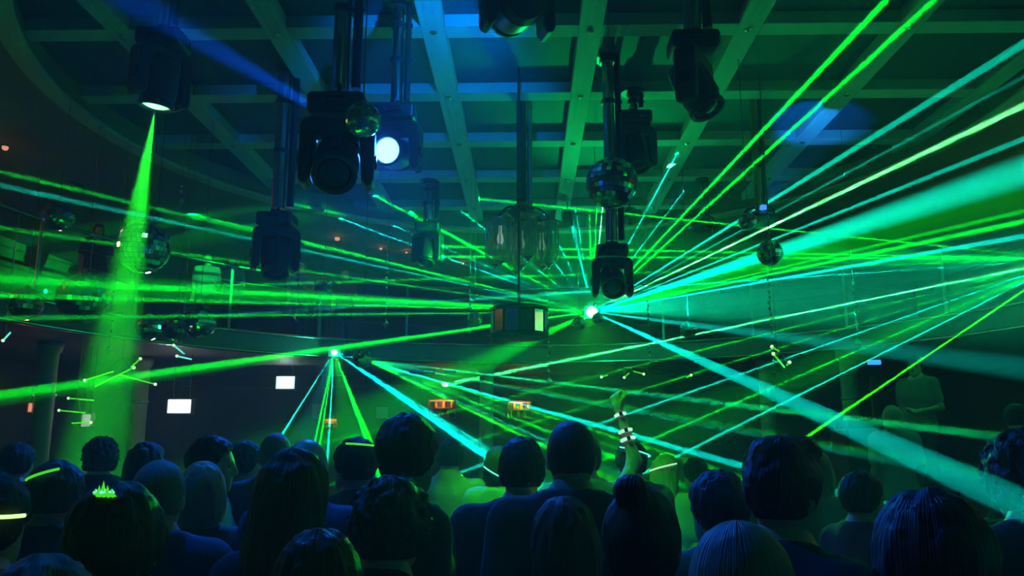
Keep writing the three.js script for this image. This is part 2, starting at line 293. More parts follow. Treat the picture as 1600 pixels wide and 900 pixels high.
function mirrorBall(px, py, z, rpx, label, fine = 0) {
  const p = at(px, py, z), ceil = ceilY(p.x, p.z), R = rpx * z / 1256 / 0.98, t = thing('mirror_ball', label, 'mirror ball', V(p.x, ceil, p.z), 'mirror balls under the ceiling'), y = p.y - ceil;
  part('hanging_wire', cyl(0.004, 0.004, -y - R, 0, (y + R) / 2, 0, 6), M.blackSteel, t);
  part('motor_cap', [cyl(0.2 * R, 0.16 * R, 0.12 * R, 0, R * 1.02, 0, 16), cyl(0.06 * R, 0.05 * R, 0.16 * R, 0, R * 1.13, 0, 10)], M.steel, t, V(0, y, 0));
  part('core', new THREE.SphereGeometry(R * 0.965, 24, 18), M.ballCore, t, V(0, y, 0));
  const m = part('mirror_tiles', ballTiles[fine ? 0 : 1], M.mirror, t, V(0, y, 0), [0, rr(0, 6), 0.05]); m.scale.setScalar(R); m.userData.kind = 'stuff';
}
mirrorBall(224, 387, 7.4, 41, 'large dark mirror ball straight below the green spotlight beam', 1);
mirrorBall(567, 187, 4.9, 29, 'mirror ball beside the thick pole of the large moving head', 1);
mirrorBall(956, 286, 7.2, 41, 'largest mirror ball near the centre above the laser burst', 1);
mirrorBall(91, 338, 8.6, 24, 'small mirror ball with a green top at the far left', 1);
mirrorBall(245, 341, 9.4, 9, 'tiny mirror ball peeking over the large dark one below the green spotlight');
mirrorBall(40, 475, 9.8, 26, 'mirror ball at the left edge below the small green topped one', 0);
mirrorBall(130, 466, 9.2, 39, 'mirror ball sparkling inside the green beam at left', 1);
mirrorBall(232, 512, 10.5, 20, 'small mirror ball left of the pair near the blue railing post');
mirrorBall(276, 512, 10.0, 22, 'left ball of the touching pair near the blue railing post');
mirrorBall(311, 503, 9.6, 26, 'right ball of the touching pair near the blue railing post', 1);
mirrorBall(566, 560, 10.6, 15, 'small mirror ball right beside the second laser source');
mirrorBall(742, 500, 11.4, 12, 'small mirror ball just left of the mirrored drum');
mirrorBall(905, 506, 12.2, 11, 'small mirror ball hanging just under the brilliant laser burst');
mirrorBall(934, 498, 10.8, 9, 'tiny dark mirror ball in front of the brilliant laser burst');
mirrorBall(1203, 395, 8.6, 20, 'mirror ball with bright sparks inside the cyan beam at right');
mirrorBall(1076, 515, 11.6, 13, 'small mirror ball below the cyan beam right of centre');
mirrorBall(505, 455, 11.8, 14, 'small sparkling mirror ball right of the black head on the blue edged pole');
mirrorBall(1168, 346, 8.0, 14, 'small mirror ball touching the copper pole scanner light');

// mirrored drum
{
  const p = at(811, 503, 8.4), t = thing('mirrored_drum', 'black rotating drum with tall mirror facets hanging at the centre', 'stage light', V(p.x, ceilY(p.x, p.z), p.z)), y = p.y - ceilY(p.x, p.z);
  part('stem', cyl(0.014, 0.014, -y - 0.17, 0, (y + 0.17) / 2, 0, 10), M.blackSteel, t);
  part('top_cap', lathe([[0, 0.19], [0.1, 0.185], [0.27, 0.16], [0.315, 0.14], [0.315, 0.11], [0, 0.11]], 24), M.black, t, V(0, y, 0));
  part('bottom_cap', lathe([[0, -0.13], [0.315, -0.13], [0.315, -0.165], [0.27, -0.18], [0, -0.18]], 24), M.black, t, V(0, y, 0));
  part('core', cyl(0.26, 0.26, 0.26, 0, 0, 0, 12), M.ballCore, t, V(0, y, 0));
  for (let k = 0; k < 12; k++) { const a = (k + 0.5) * Math.PI / 6; part(k % 2 ? 'facet' : 'facet_frame', bx(0.13, 0.235, 0.02, 0, 0, 0, 0.006), k % 2 ? M.steel : M.blackGloss, t, V(0.285 * Math.sin(a), y - 0.01, 0.285 * Math.cos(a)), [0, a, 0]); }
}
// glass cylinder chandelier
{
  const p = at(815, 380, 9.2), t = thing('glass_chandelier', 'chandelier of tall clear glass cylinders on a black pole at the centre', 'chandelier', V(p.x, ceilY(p.x, p.z), p.z)), y = p.y - ceilY(p.x, p.z);
  part('pole', cyl(0.06, 0.06, -y - 0.42, 0, (y + 0.42) / 2, 0, 18), M.blackSteel, t);
  part('pole', cyl(0.03, 0.03, -y - 0.42, 0.1, (y + 0.42) / 2, 0, 12), M.pole, t);
  part('hub', lathe([[0, 0.5], [0.07, 0.48], [0.16, 0.4], [0.18, 0.36], [0.1, 0.3], [0.06, 0.22], [0, 0.2]], 16), M.black, t, V(0, y, 0));
  for (let k = 0; k < 6; k++) { const a = k * 1.05 + 0.3; part('hub_arm', tube([V(0, 0.36, 0), V(0.16 * Math.cos(a), 0.42, 0.16 * Math.sin(a)), V(0.32 * Math.cos(a), 0.3, 0.32 * Math.sin(a)), V(0.33 * Math.cos(a), 0.22, 0.33 * Math.sin(a))], 0.014, 20, 6), M.blackSteel, t, V(0, y, 0)); }
  const cylGlass = lathe([[0.015, -0.28], [0.06, -0.27], [0.1, -0.23], [0.115, -0.15], [0.115, 0.2], [0.105, 0.22]], 24);
  const spots = [[0, 0, 0]]; for (let k = 0; k < 6; k++) spots.push([0.33 * Math.cos(k * 1.05 + 0.3), (k % 2) * 0.03, 0.33 * Math.sin(k * 1.05 + 0.3)]);
  spots.forEach(([x, dy, z], n) => {
    const c = part('glass_cylinder', cylGlass, M.glass, t, V(x, y + dy, z));
    part('lamp_socket', [cyl(0.03, 0.03, 0.1, 0, 0.2, 0, 12), cyl(0.118, 0.118, 0.025, 0, 0.225, 0, 20)], M.steel, c);
    part('bulb', lathe([[0, -0.07], [0.03, -0.05], [0.04, -0.01], [0.03, 0.04], [0.018, 0.07], [0.018, 0.15]], 14), n % 3 === 0 ? glow(0.7, 1, 0.85, 0.5) : M.glass, c);
    part('finial', lathe([[0, -0.33], [0.012, -0.32], [0.02, -0.3], [0.035, -0.285], [0.06, -0.272], [0.058, -0.262]], 14), M.steel, c);
    part('glass_rib', [0, 1, 2, 3, 4, 5, 6, 7].map((j) => cyl(0.006, 0.006, 0.36, 0.116 * Math.cos(j * 0.785), 0.02, 0.116 * Math.sin(j * 0.785), 6)), M.steel, c);
  });
}
// crystal strands
const bead = new THREE.OctahedronGeometry(0.022, 0).scale(1, 1.35, 1);
function crystalStrand(px, py0, py1, z, label) {
  const a = at(px, py0, z), b = at(px, py1, z), CY = ceilY(a.x, a.z), t = thing('crystal_strand', label, 'crystal strand', V(a.x, CY, a.z), 'hanging crystal strands'), n = Math.round((a.y - b.y) / 0.07);
  part('thread', cyl(0.003, 0.003, CY - b.y, 0, (b.y - CY) / 2, 0, 5), M.steel, t);
  const bs = []; for (let k = 0; k < n; k++) bs.push(bead.clone().rotateY(rnd() * 3).translate(rr(-0.012, 0.012), a.y - CY - k * 0.07, rr(-0.012, 0.012)));
  const m = part('crystal_beads', bs, M.mirror, t); m.userData.kind = 'stuff';
  part('end_drop', new THREE.OctahedronGeometry(0.045, 0).scale(1, 1.6, 1), M.mirror, t, V(0, b.y - CY - 0.05, 0));
}
for (const [px, y0, y1, z, l] of [[605, 425, 500, 11, 'blue lit crystal strand left of the drum, the longer of two'], [735, 432, 508, 11.5, 'blue lit crystal strand right beside the small ball left of the drum'], [857, 500, 590, 12, 'crystal strand falling below the drum at centre'], [1012, 470, 570, 12, 'crystal strand hanging right of the laser burst'], [1200, 428, 575, 9.5, 'crystal strand under the sparkling ball in the cyan beam'], [1333, 440, 530, 9, 'crystal strand at right crossing the green fan'], [182, 420, 540, 9.5, 'pale crystal strand below the large dark mirror ball'], [284, 290, 306, 8, 'short twinkling crystal strand right of the green spotlight beam'], [468, 400, 490, 11, 'faint crystal strand right of the black head on the blue edged pole']]) crystalStrand(px, y0, y1, z, l);
// ---------------------------------------------------------------- laser projectors and their beams
// a beam is a real narrow spotlight that the haze makes visible; k is how bright the haze in it looks eight metres out
function shaft(o, A, B, angle, col, k, soft, from = 0.06) {
  const d = B.clone().sub(A).normalize(), I = 0.34 * k * 64 / (HAZE * 0.0796 * 16 * Math.tan(angle * D2R));
  const sp = new THREE.SpotLight(C(...col), I, 0, angle * D2R, soft);
  sp.name = 'laser_beam'; sp.shadow.radius = 0.002; sp.position.copy(A.clone().addScaledVector(d, from).sub(o.position)); sp.target.position.copy(B.clone().sub(o.position)); o.add(sp, sp.target);
}
// a laser line leaves its lamp through the pinhole of an added, unseen black nozzle, which makes it narrow; r is its radius ten metres out
function beam(o, A, B, r, col, k) {
  const d = B.clone().sub(A).normalize(), half = (0.1 + 4 * r) * D2R, L = 0.2, hole = L * Math.tan(half);
  shaft(o, A, B, 0.5, col, k * 6 * 0.0087 / Math.tan(half), 0.05);
  part('pinhole_mask', lathe([[0.0005, -0.002], [0.0022, L], [0.0022, L + 0.002], [hole, L + 0.002], [hole, L], [0.002, L - 0.001], [0.0003, -0.002]], 12).applyQuaternion(new THREE.Quaternion().setFromUnitVectors(V(0, 1, 0), d)).translate(...A.clone().addScaledVector(d, 0.06).sub(o.position).toArray()), M.black, o);
}
function wideBeam(o, A, B, rB, col, k) { shaft(o, A, B, Math.atan(rB / A.distanceTo(B)) / D2R, col, k, 0.85, 0.3); }
function hazeSpot(o, A, B, color, power, angle, soft = 0.6, size = 1) {
  const d = B.clone().sub(A).normalize(), sp = new THREE.SpotLight(C(...color), power, 0, angle * D2R, soft);
  sp.name = 'wide_beam'; sp.shadow.radius = size; sp.position.copy(A.clone().addScaledVector(d, 0.16).sub(o.position)); sp.target.position.copy(B.clone().sub(o.position)); o.add(sp, sp.target);
}
function projector(name, label, p, yaw, aper, win = 0.05) {
  const o = thing(name, label, 'laser projector', p);
  part('housing', bx(0.2 + win, 0.1 + win * 1.6, 0.3, 0, 0, 0, 0.02), M.black, o, V(0, 0, 0), [0, yaw, 0]).position.set(-Math.sin(yaw) * 0.2, 0, -Math.cos(yaw) * 0.2);
  part('aperture', cyl(win, win, 0.02, 0, 0, 0, 24).rotateX(Math.PI / 2), glow(...aper), o, V(-Math.sin(yaw) * 0.045, 0, -Math.cos(yaw) * 0.045), [0, yaw, 0]);
  part('bracket', [bx(0.3, 0.02, 0.06, 0, -0.09, -0.2), bx(0.02, 0.16, 0.06, 0.15, -0.02, -0.2), bx(0.02, 0.16, 0.06, -0.15, -0.02, -0.2), rod(V(0, -0.09, -0.2), V(0, 0.12, -1.42), 0.02)], M.blackSteel, o, V(0, 0, 0), [0, yaw, 0]);
  return o;
}
const GRN = [0.0, 1, 0.02], LIME = [0.01, 1, 0.0], CYA = [0.0, 0.82, 0.62], TEA = [0.0, 0.6, 0.38], HOT = [0.5, 1, 0.8];
{
  const S = at(925, 487, 14.6), o = projector('laser_projector', 'small laser projector on the balcony front bursting into a fan of green and cyan beams', S, 0, [2, 8, 5, 2], 0.1);
  const pl = new THREE.PointLight(C(0, 1, 0.32), 9); pl.shadow.radius = 3; pl.position.set(0, 0, 0.15); pl.name = 'laser_glow'; o.add(pl);
  hazeSpot(o, S, V(1.0, 5.7, -6.2), [0, 1, 0.16], 120, 26, 1, 3);
  //          px   py  depth  radius colour k  core
  const onCeiling = (px, py) => { const v = at(px, py, 10).sub(EYE), p = EYE.clone().addScaledVector(v, 3.98 / v.y); return Math.hypot(p.x - OX, p.z - OZ) < RIM ? p : EYE.clone().addScaledVector(v, 3.84 / v.y); };
  const rays = [       // last entry 1: the beam meets the ceiling at that place
    [1385, 0, 6.2, 0.02, GRN, 0.8], [1460, 0, 6.2, 0.02, GRN, 0.55], [1600, 68, 6, 0.034, TEA, 0.35], [1600, 165, 5.5, 0.036, GRN, 1.1], [1600, 165, 5.5, 0.012, HOT, 0.25],
    [1600, 217, 6, 0.014, TEA, 0.3], [1600, 790, 1.45, 0.008, [0, 0.75, 0.65], 0.14], [1056, 244, 11.6, 0.025, TEA, 0.3, 1], [1056, 315, 13, 0.015, TEA, 0.25, 1],
    [903, 350, 14.1, 0.02, CYA, 0.8], [862, 405, 14.25, 0.02, CYA, 0.66], [822, 408, 14.25, 0.018, CYA, 0.57], [775, 405, 14.25, 0.022, GRN, 0.76], [592, 309, 12.9, 0.024, GRN, 0.45, 1],
    [690, 385, 14.25, 0.012, TEA, 0.57], [932, 335, 13.9, 0.03, GRN, 1.3], [940, 340, 13.6, 0.016, [0.1, 1, 0.4], 1.0], [921, 338, 13.9, 0.012, GRN, 0.9],
    [845, 425, 14.25, 0.016, GRN, 0.66], [790, 437, 14.25, 0.016, CYA, 0.57], [765, 448, 14.25, 0.012, GRN, 0.57], [882, 400, 14.25, 0.014, CYA, 0.66],
    [0, 290, 7, 0.016, TEA, 0.22], [0, 268, 7.5, 0.013, GRN, 0.18], [0, 356, 7, 0.012, GRN, 0.16], [0, 462, 7, 0.015, GRN, 0.3], [0, 497, 6.5, 0.012, GRN, 0.16], [0, 617, 5.5, 0.025, GRN, 0.3], [0, 436, 6.6, 0.03, GRN, 0.3],
    [1240, 432, 10, 0.025, CYA, 0.4], [1150, 440, 10, 0.015, GRN, 0.4], [1600, 330, 7, 0.016, GRN, 0.2], [1600, 120, 7, 0.012, TEA, 0.14],
  ];
  for (const [px, py, z, r, c, k, stop] of rays) beam(o, S, stop ? onCeiling(px, py) : at(px, py, z), r, c, stop ? k * 2.6 : k * 1.5);
  // soft wide beams
  for (const [px, py, z, r1, c, k] of [[1600, 268, 6, 0.16, [0, 0.95, 0.72], 2.9], [1600, 292, 6, 0.3, [0, 1, 0.02], 0.8], [1330, 460, 9, 0.6, [0, 0.9, 0.42], 0.7], [0, 438, 7, 0.16, [0, 1, 0.03], 1.1],
    [0, 615, 6, 0.12, [0, 1, 0.02], 1.3], [600, 640, 9, 0.3, [0, 1, 0.02], 0.5], [1600, 575, 6, 0.12, [0, 0.9, 0.7], 0.6]]) wideBeam(o, S, at(px, py, z), r1, c, k);
  wideBeam(o, S, at(893, 345, 14.1), 0.06, [0, 0.95, 0.68], 0.9);
  hazeSpot(o, S, at(1056, 244, 11.2), [0.15, 1, 0.7], 900, 0.8, 0.3);
  hazeSpot(o, S, at(1188, 60, 7.3), [0.1, 1, 0.5], 900, 0.5, 0.3);
  hazeSpot(o, S, at(880, 770, 5), [0.02, 1, 0.02], 400, 10, 0.8);
}
{
  const S = at(522, 550, 14.3), o = projector('laser_projector', 'second laser projector under the balcony edge spreading green and cyan rays down onto the crowd', S, 0.1, [2, 6, 4, 2]);
  const pl = new THREE.PointLight(C(0.03, 1, 0.5), 1.5); pl.position.set(0, -0.02, 0.12); pl.name = 'laser_glow'; o.add(pl);
  const rays = [[445, 672, 10, 0.022, CYA, 0.45], [492, 690, 10, 0.018, GRN, 0.6], [500, 692, 10, 0.014, GRN, 0.6], [513, 694, 10, 0.022, CYA, 0.45], [566, 672, 10, 0.018, GRN, 0.8], [574, 690, 9, 0.016, GRN, 0.8], [602, 744, 7, 0.012, LIME, 0.5],
    [700, 668, 9, 0.018, CYA, 0.6], [740, 700, 8, 0.022, CYA, 0.6], [776, 726, 7, 0.022, CYA, 0.6], [770, 706, 7.5, 0.015, CYA, 0.45], [565, 562, 13.4, 0.03, CYA, 1.0]];
  for (const [px, py, z, r, c, k] of rays) beam(o, S, at(px, py, z), r, c, k * 0.5);
  wideBeam(o, S, at(548, 692, 9.5), 0.24, [0, 1, 0.02], 0.07);
  wideBeam(o, S, at(475, 690, 9.5), 0.22, [0, 0.6, 0.7], 0.04);
  wideBeam(o, S, at(765, 712, 7), 0.13, [0, 0.9, 0.75], 0.15);
}
{
  const S = at(572, 562, 14.6), o = projector('laser_projector', 'third laser projector behind a small mirror ball sending thin green lines right', S, 0.5, [1, 4, 2, 2]);
  const rays = [[800, 590, 10, 0.012, TEA, 0.3], [800, 606, 10, 0.01, TEA, 0.25], [800, 634, 9, 0.016, LIME, 0.7], [800, 642, 9, 0.01, GRN, 0.35], [800, 652, 9, 0.012, GRN, 0.55], [800, 673, 8.5, 0.014, LIME, 0.6], [855, 690, 8, 0.01, TEA, 0.35], [920, 604, 8, 0.009, GRN, 0.3], [1000, 640, 8, 0.01, GRN, 0.22]];
  for (const [px, py, z, r, c, k] of rays) beam(o, S, at(px, py, z), r, c, k * 0.5);
}
{
  const S = at(1672, 405, 8.6), o = projector('laser_projector', 'fourth laser projector just outside the right edge whose green lines converge from the left', S, -1.2, [1, 6, 2, 2]);
  const pl = new THREE.PointLight(C(0.03, 1, 0.2), 2.5); pl.position.set(-0.15, 0, 0.1); pl.name = 'laser_glow'; o.add(pl);
  part('pole', rod(V(0, 0.05, 0), V(0, 5.55 - S.y, 0), 0.03), M.blackSteel, o);
  const rays = [[800, 580, 16.6, 0.02, [0.03, 1, 0.15], 1.7, 0.4], [1290, 366, 10, 0.02, GRN, 0.4, 0], [1180, 395, 10, 0.016, GRN, 0.6, 0.2], [1180, 403, 10, 0.013, GRN, 0.6, 0], [1150, 440, 10, 0.016, TEA, 0.5, 0], [1190, 420, 10, 0.012, GRN, 0.3, 0], [1050, 700, 7.5, 0.02, GRN, 0.9, 0.3], [1030, 704, 7.5, 0.01, CYA, 0.5, 0.2], [1060, 712, 7.5, 0.012, TEA, 0.45, 0],
    [1000, 640, 9, 0.015, TEA, 0.45, 0], [1080, 660, 9, 0.012, GRN, 0.35, 0], [1250, 690, 7, 0.013, LIME, 0.9, 0], [880, 600, 11, 0.01, GRN, 0.25, 0], [900, 640, 10, 0.01, GRN, 0.2, 0]];
  for (const [px, py, z, r, c, k] of rays) beam(o, S, at(px, py, z), r, c, k * 1.3);
  wideBeam(o, S, at(1180, 400, 10), 0.3, [0, 1, 0.08], 0.25);
  wideBeam(o, S, at(1130, 640, 8), 0.35, [0, 1, 0.1], 0.15);
  hazeSpot(o, S, V(2.5, 5.7, -8.5), [0.03, 1, 0.08], 4, 40, 0.8, 3);
}
// ---------------------------------------------------------------- lamps and signs under the balcony
function lampBox(px, py, z, w, h, label, col, power, sign) {
  const p = at(px, py, z), t = thing('lamp_box', label, 'lamp', V(p.x, 3.22, p.z)), y = p.y - 3.22;
  part('hanger', [rod(V(-w * 0.35, 0, 0), V(-w * 0.35, y + h / 2, 0), 0.006), rod(V(w * 0.35, 0, 0), V(w * 0.35, y + h / 2, 0), 0.006)], M.blackSteel, t);
  part('frame', [bx(w + 0.03, 0.015, 0.13, 0, h / 2 + 0.007), bx(w + 0.03, 0.015, 0.13, 0, -h / 2 - 0.007), bx(0.015, h, 0.13, w / 2 + 0.007), bx(0.015, h, 0.13, -w / 2 - 0.007)], M.blackSteel, t, V(0, y, 0));
  part('lit_diffuser', bx(w, h, 0.1, 0, 0, 0, 0.01), glow(...col, sign ?? 1.6), t, V(0, y, 0));
  const l = new THREE.PointLight(C(...col), power); l.shadow.radius = 4; l.position.set(0, y, 0.14); l.name = 'lamp_glow'; t.add(l);
}
lampBox(447, 598, 16.2, 0.38, 0.25, 'white glowing lamp box hanging under the balcony left of the second laser', [0.75, 1, 0.95], 0.9);
lampBox(282, 635, 14.2, 0.42, 0.24, 'brightest white lamp box low on the left above the dancers', [0.9, 0.97, 1], 1.2);
lampBox(137, 657, 13, 0.15, 0.2, 'small pale lit sign at left behind the dancers', [0.6, 0.65, 0.6], 0.12, 0.5);
lampBox(50, 637, 12.6, 0.07, 0.14, 'small amber wall lamp beside the pale pillar at far left', [1, 0.35, 0.18], 0.15, 0.8);
// amber alcoves of the back bar
function alcove(px, py, z, w, h, label, power) {
  const p = at(px, py, z), t = thing('bar_alcove', label, 'bar shelf', p);
  part('back_panel', bx(w, h, 0.03, 0, 0, -0.25), M.wood, t);
  for (const y of [-h / 2, 0, h / 2]) part('shelf', bx(w, 0.025, 0.3, 0, y, -0.1, 0.004), M.wood, t);
  for (const x of [-w / 2, w / 2]) part('side', bx(0.03, h + 0.03, 0.32, x, 0, -0.1, 0.004), M.wood, t);
  for (let k = 0; k < 6; k++) part('bottle', lathe([[0, 0], [0.035, 0], [0.036, 0.12], [0.014, 0.17], [0.013, 0.22], [0, 0.222]], 12), M.amber, t, V(-w * 0.38 + k * w * 0.15, (k % 2 ? 0 : -h / 2) + 0.014, -0.1));
  part('lamp_strip', bx(w * 0.9, 0.02, 0.03, 0, h / 2 - 0.03, -0.02), glow(1, 0.5, 0.18, 1.2), t);
  const l = new THREE.PointLight(C(1, 0.45, 0.15), power); l.position.set(0, h / 2 - 0.08, 0.1); l.name = 'lamp_glow'; t.add(l);
}
alcove(690, 638, 18.5, 0.62, 0.4, 'amber lit bottle alcove behind the tall dancer at centre left', 0.35);
alcove(812, 640, 18.5, 0.55, 0.38, 'amber lit bottle alcove left of the buzz cut dancer', 0.3);
alcove(517, 661, 18.5, 0.3, 0.2, 'small dim amber alcove below the second laser', 0.08);
for (const [px, py, w, h, l] of [[597, 645, 0.3, 0.28, 'square pale notice on the back wall left of the amber alcove'], [494, 643, 0.23, 0.38, 'tall pale notice on the back wall below the second laser']]) {
  const p = at(px, py, 18.6), t = thing('wall_notice', l, 'notice', V(p.x, p.y, -18.62));
  part('board', bx(w, h, 0.03, 0, 0, 0, 0.005), M.wood, t); part('paper_sheet', bx(w * 0.9, h * 0.9, 0.006, 0, 0, 0.018), M.paper, t);
}
// partition behind the bar
{
  const o = structure('wall_bar'); part('wall_panel', bx(16, 3.2, 0.16), M.wall, o, V(0, 1.6, -18.75));
  part('trim', bx(16, 0.06, 0.04, 0, 0, 0, 0.01), M.wood, o, V(0, 2.95, -18.65));
}
// blue lit windows above the bar
for (const [px, w, k, l] of [[660, 0.5, 0.35, 'blue lit window panel below the balcony, the wider one'], [704, 0.2, 0.12, 'narrow dim blue window panel right of the wider one']]) {
  const p = at(px, 562, 17.6), t = thing('window_light', l, 'lit window', p);
  part('frame', [bx(w + 0.06, 0.03, 0.05, 0, 0.3), bx(w + 0.06, 0.03, 0.05, 0, -0.3), bx(0.03, 0.6, 0.05, w / 2 + 0.015), bx(0.03, 0.6, 0.05, -w / 2 - 0.015), bx(0.02, 0.6, 0.03)], M.blackSteel, t);
  part('pane', bx(w, 0.57, 0.02), glow(0.01, 0.18, 0.75, k), t);
}
// ---------------------------------------------------------------- people: smooth bodies meshed from distance fields
function surfaceNet(lo, hi, cell, f) {
  const n = [0, 1, 2].map((k) => Math.ceil((hi[k] - lo[k]) / cell) + 1), [nx, ny, nz] = n, F = new Float32Array(nx * ny * nz);
  let q = 0;
  for (let k = 0; k < nz; k++) for (let j = 0; j < ny; j++) for (let i = 0; i < nx; i++) F[q++] = f(lo[0] + i * cell, lo[1] + j * cell, lo[2] + k * cell);
  const id = new Int32Array(nx * ny * nz).fill(-1), pos = [], idx = [], sx = 1, sy = nx, sz = nx * ny;
  const co = [0, sx, sy, sx + sy, sz, sx + sz, sy + sz, sx + sy + sz];
  const ed = [[0, 1], [2, 3], [4, 5], [6, 7], [0, 2], [1, 3], [4, 6], [5, 7], [0, 4], [1, 5], [2, 6], [3, 7]];
  for (let k = 0; k < nz - 1; k++) for (let j = 0; j < ny - 1; j++) for (let i = 0; i < nx - 1; i++) {
    const b = i + j * sy + k * sz; let c = 0;
    for (let e = 0; e < 8; e++) if (F[b + co[e]] < 0) c++;
    if (!c || c === 8) continue;
    let x = 0, y = 0, z = 0, m = 0;
    for (const [p, r] of ed) { const u = F[b + co[p]], v = F[b + co[r]]; if (u < 0 === v < 0) continue; const t = u / (u - v); x += (p & 1) + t * ((r & 1) - (p & 1)); y += ((p >> 1) & 1) + t * (((r >> 1) & 1) - ((p >> 1) & 1)); z += (p >> 2) + t * ((r >> 2) - (p >> 2)); m++; }
    id[b] = pos.length / 3; pos.push(lo[0] + (i + x / m) * cell, lo[1] + (j + y / m) * cell, lo[2] + (k + z / m) * cell);
  }
  const quad = (a, b, c, d, flip) => { if (a < 0 || b < 0 || c < 0 || d < 0) return; flip ? idx.push(a, c, b, a, d, c) : idx.push(a, b, c, a, c, d); };
  for (let k = 1; k < nz - 1; k++) for (let j = 1; j < ny - 1; j++) for (let i = 1; i < nx - 1; i++) {
    const b = i + j * sy + k * sz, s = F[b] < 0;
    if (s !== F[b + sx] < 0) quad(id[b - sy - sz], id[b - sz], id[b], id[b - sy], !s);
    if (s !== F[b + sy] < 0) quad(id[b - sx - sz], id[b - sz], id[b], id[b - sx], s);
    if (s !== F[b + sz] < 0) quad(id[b - sx - sy], id[b - sy], id[b], id[b - sx], !s);
  }
  const g = new THREE.BufferGeometry(); g.setAttribute('position', new THREE.Float32BufferAttribute(pos, 3)); g.setIndex(idx); g.computeVertexNormals();
  const uv = []; for (let i = 0; i < pos.length; i += 3) uv.push(Math.atan2(pos[i], -pos[i + 2]) * 0.6 + 2, pos[i + 1] * 3); g.setAttribute('uv', new THREE.Float32BufferAttribute(uv, 2));
  return g;
}
const smin = (a, b, k) => { const h = Math.max(k - Math.abs(a - b), 0) / k; return Math.min(a, b) - h * h * k * 0.25; };
function cap(a, b, ra, rb, zs = 1) {                     // tapered capsule, optionally flattened front to back
  const dx = b[0] - a[0], dy = b[1] - a[1], dz = (b[2] - a[2]) * zs, L = dx * dx + dy * dy + dz * dz || 1e-9;
  return (x, y, z) => { const px = x - a[0], py = y - a[1], pz = (z - a[2]) * zs; let t = (px * dx + py * dy + pz * dz) / L; t = t < 0 ? 0 : t > 1 ? 1 : t; return Math.hypot(px - dx * t, py - dy * t, pz - dz * t) - (ra + (rb - ra) * t); };
}
const ell = (c, r) => (x, y, z) => { const a = (x - c[0]) / r[0], b = (y - c[1]) / r[1], d = (z - c[2]) / r[2], l = Math.hypot(a, b, d), g = Math.hypot(a / r[0], b / r[1], d / r[2]); return l < 1e-6 ? -Math.min(...r) : l * (l - 1) / g; };
const join = (list, k) => (x, y, z) => { let d = list[0](x, y, z); for (let i = 1; i < list.length; i++) d = smin(d, list[i](x, y, z), k); return d; };
// a hand at its wrist: fingers along -y, palm towards +z, thumb on +x
function handGeo(curl, side, cell = 0.005) {
  const parts = [cap([-0.012, -0.02, 0], [-0.02, -0.085, 0], 0.02, 0.016, 1.35), cap([0.012, -0.02, 0], [0.022, -0.085, 0], 0.02, 0.016, 1.35), cap([0, 0.03, 0], [0, -0.03, 0], 0.025, 0.024, 1.3)];
  const fx = [-0.03, -0.011, 0.009, 0.028], fl = [0.062, 0.078, 0.084, 0.072];
  const fingers = fx.map((x, i) => { let p = [x, -0.09, 0.002], a = 0.15; const segs = []; for (let s = 0; s < 3; s++) { a += curl * (s ? 1 : 0.7); const L = fl[i] * [0.45, 0.32, 0.23][s], e = [p[0] + (x * 0.05), p[1] - Math.cos(a) * L, p[2] + Math.sin(a) * L]; segs.push(cap(p, e, 0.0092 - s * 0.0008, 0.0085 - s * 0.001)); p = e; } return join(segs, 0.004); });
  const th = join([cap([0.022, -0.03, 0.004], [0.048, -0.062, 0.018], 0.014, 0.0115), cap([0.048, -0.062, 0.018], [0.055 - curl * 0.012, -0.095, 0.03 + curl * 0.012], 0.011, 0.009)], 0.006);
  const palm = join(parts, 0.02), f = (x, y, z) => { const px = x * side; let d = smin(palm(px, y, z), th(px, y, z), 0.012); for (const g of fingers) d = Math.min(d, smin(d, g(px, y, z), 0.004)); return d; };
  return surfaceNet([-0.09, -0.2, -0.045], [0.09, 0.065, 0.12], cell, f);
}
const handCache = {};
const hand = (curl, side, cell) => (handCache[[curl, side, cell]] ??= handGeo(curl, side, cell)).clone();
const headBase = (() => {
  const skull = join([ell([0, 0.03, -0.012], [0.076, 0.093, 0.096]), ell([0, -0.03, 0.02], [0.06, 0.085, 0.07])], 0.04);
  const jaw = join([ell([0, -0.075, 0.035], [0.046, 0.035, 0.048]), ell([0, -0.105, 0.062], [0.02, 0.014, 0.016])], 0.03);
  const nose = join([cap([0, 0.012, 0.086], [0, -0.03, 0.106], 0.009, 0.013), cap([-0.012, -0.036, 0.094], [0.012, -0.036, 0.094], 0.009, 0.009)], 0.012);
  const brow = cap([-0.036, 0.022, 0.076], [0.036, 0.022, 0.076], 0.012, 0.012), lips = join([cap([-0.02, -0.064, 0.082], [0.02, -0.064, 0.082], 0.006, 0.006), cap([-0.016, -0.073, 0.08], [0.016, -0.073, 0.08], 0.007, 0.007)], 0.004);
  const sock = [ell([-0.031, 0.002, 0.096], [0.019, 0.013, 0.02]), ell([0.031, 0.002, 0.096], [0.019, 0.013, 0.02])], ears = [ell([-0.077, -0.008, -0.008], [0.011, 0.032, 0.019]), ell([0.077, -0.008, -0.008], [0.011, 0.032, 0.019])];
  const neck = cap([0, -0.06, -0.02], [0, -0.2, -0.03], 0.056, 0.06);
  return (x, y, z) => { let d = smin(skull(x, y, z), jaw(x, y, z), 0.035); d = smin(d, brow(x, y, z), 0.02); for (const s of sock) d = -smin(-d, s(x, y, z), 0.012); d = smin(d, nose(x, y, z), 0.012); d = smin(d, lips(x, y, z), 0.006); for (const e of ears) d = smin(d, e(x, y, z), 0.01); return smin(d, neck(x, y, z), 0.03); };
})();
const skullOnly = join([ell([0, 0.03, -0.012], [0.076, 0.093, 0.096]), ell([0, -0.03, 0.01], [0.06, 0.085, 0.06])], 0.04);
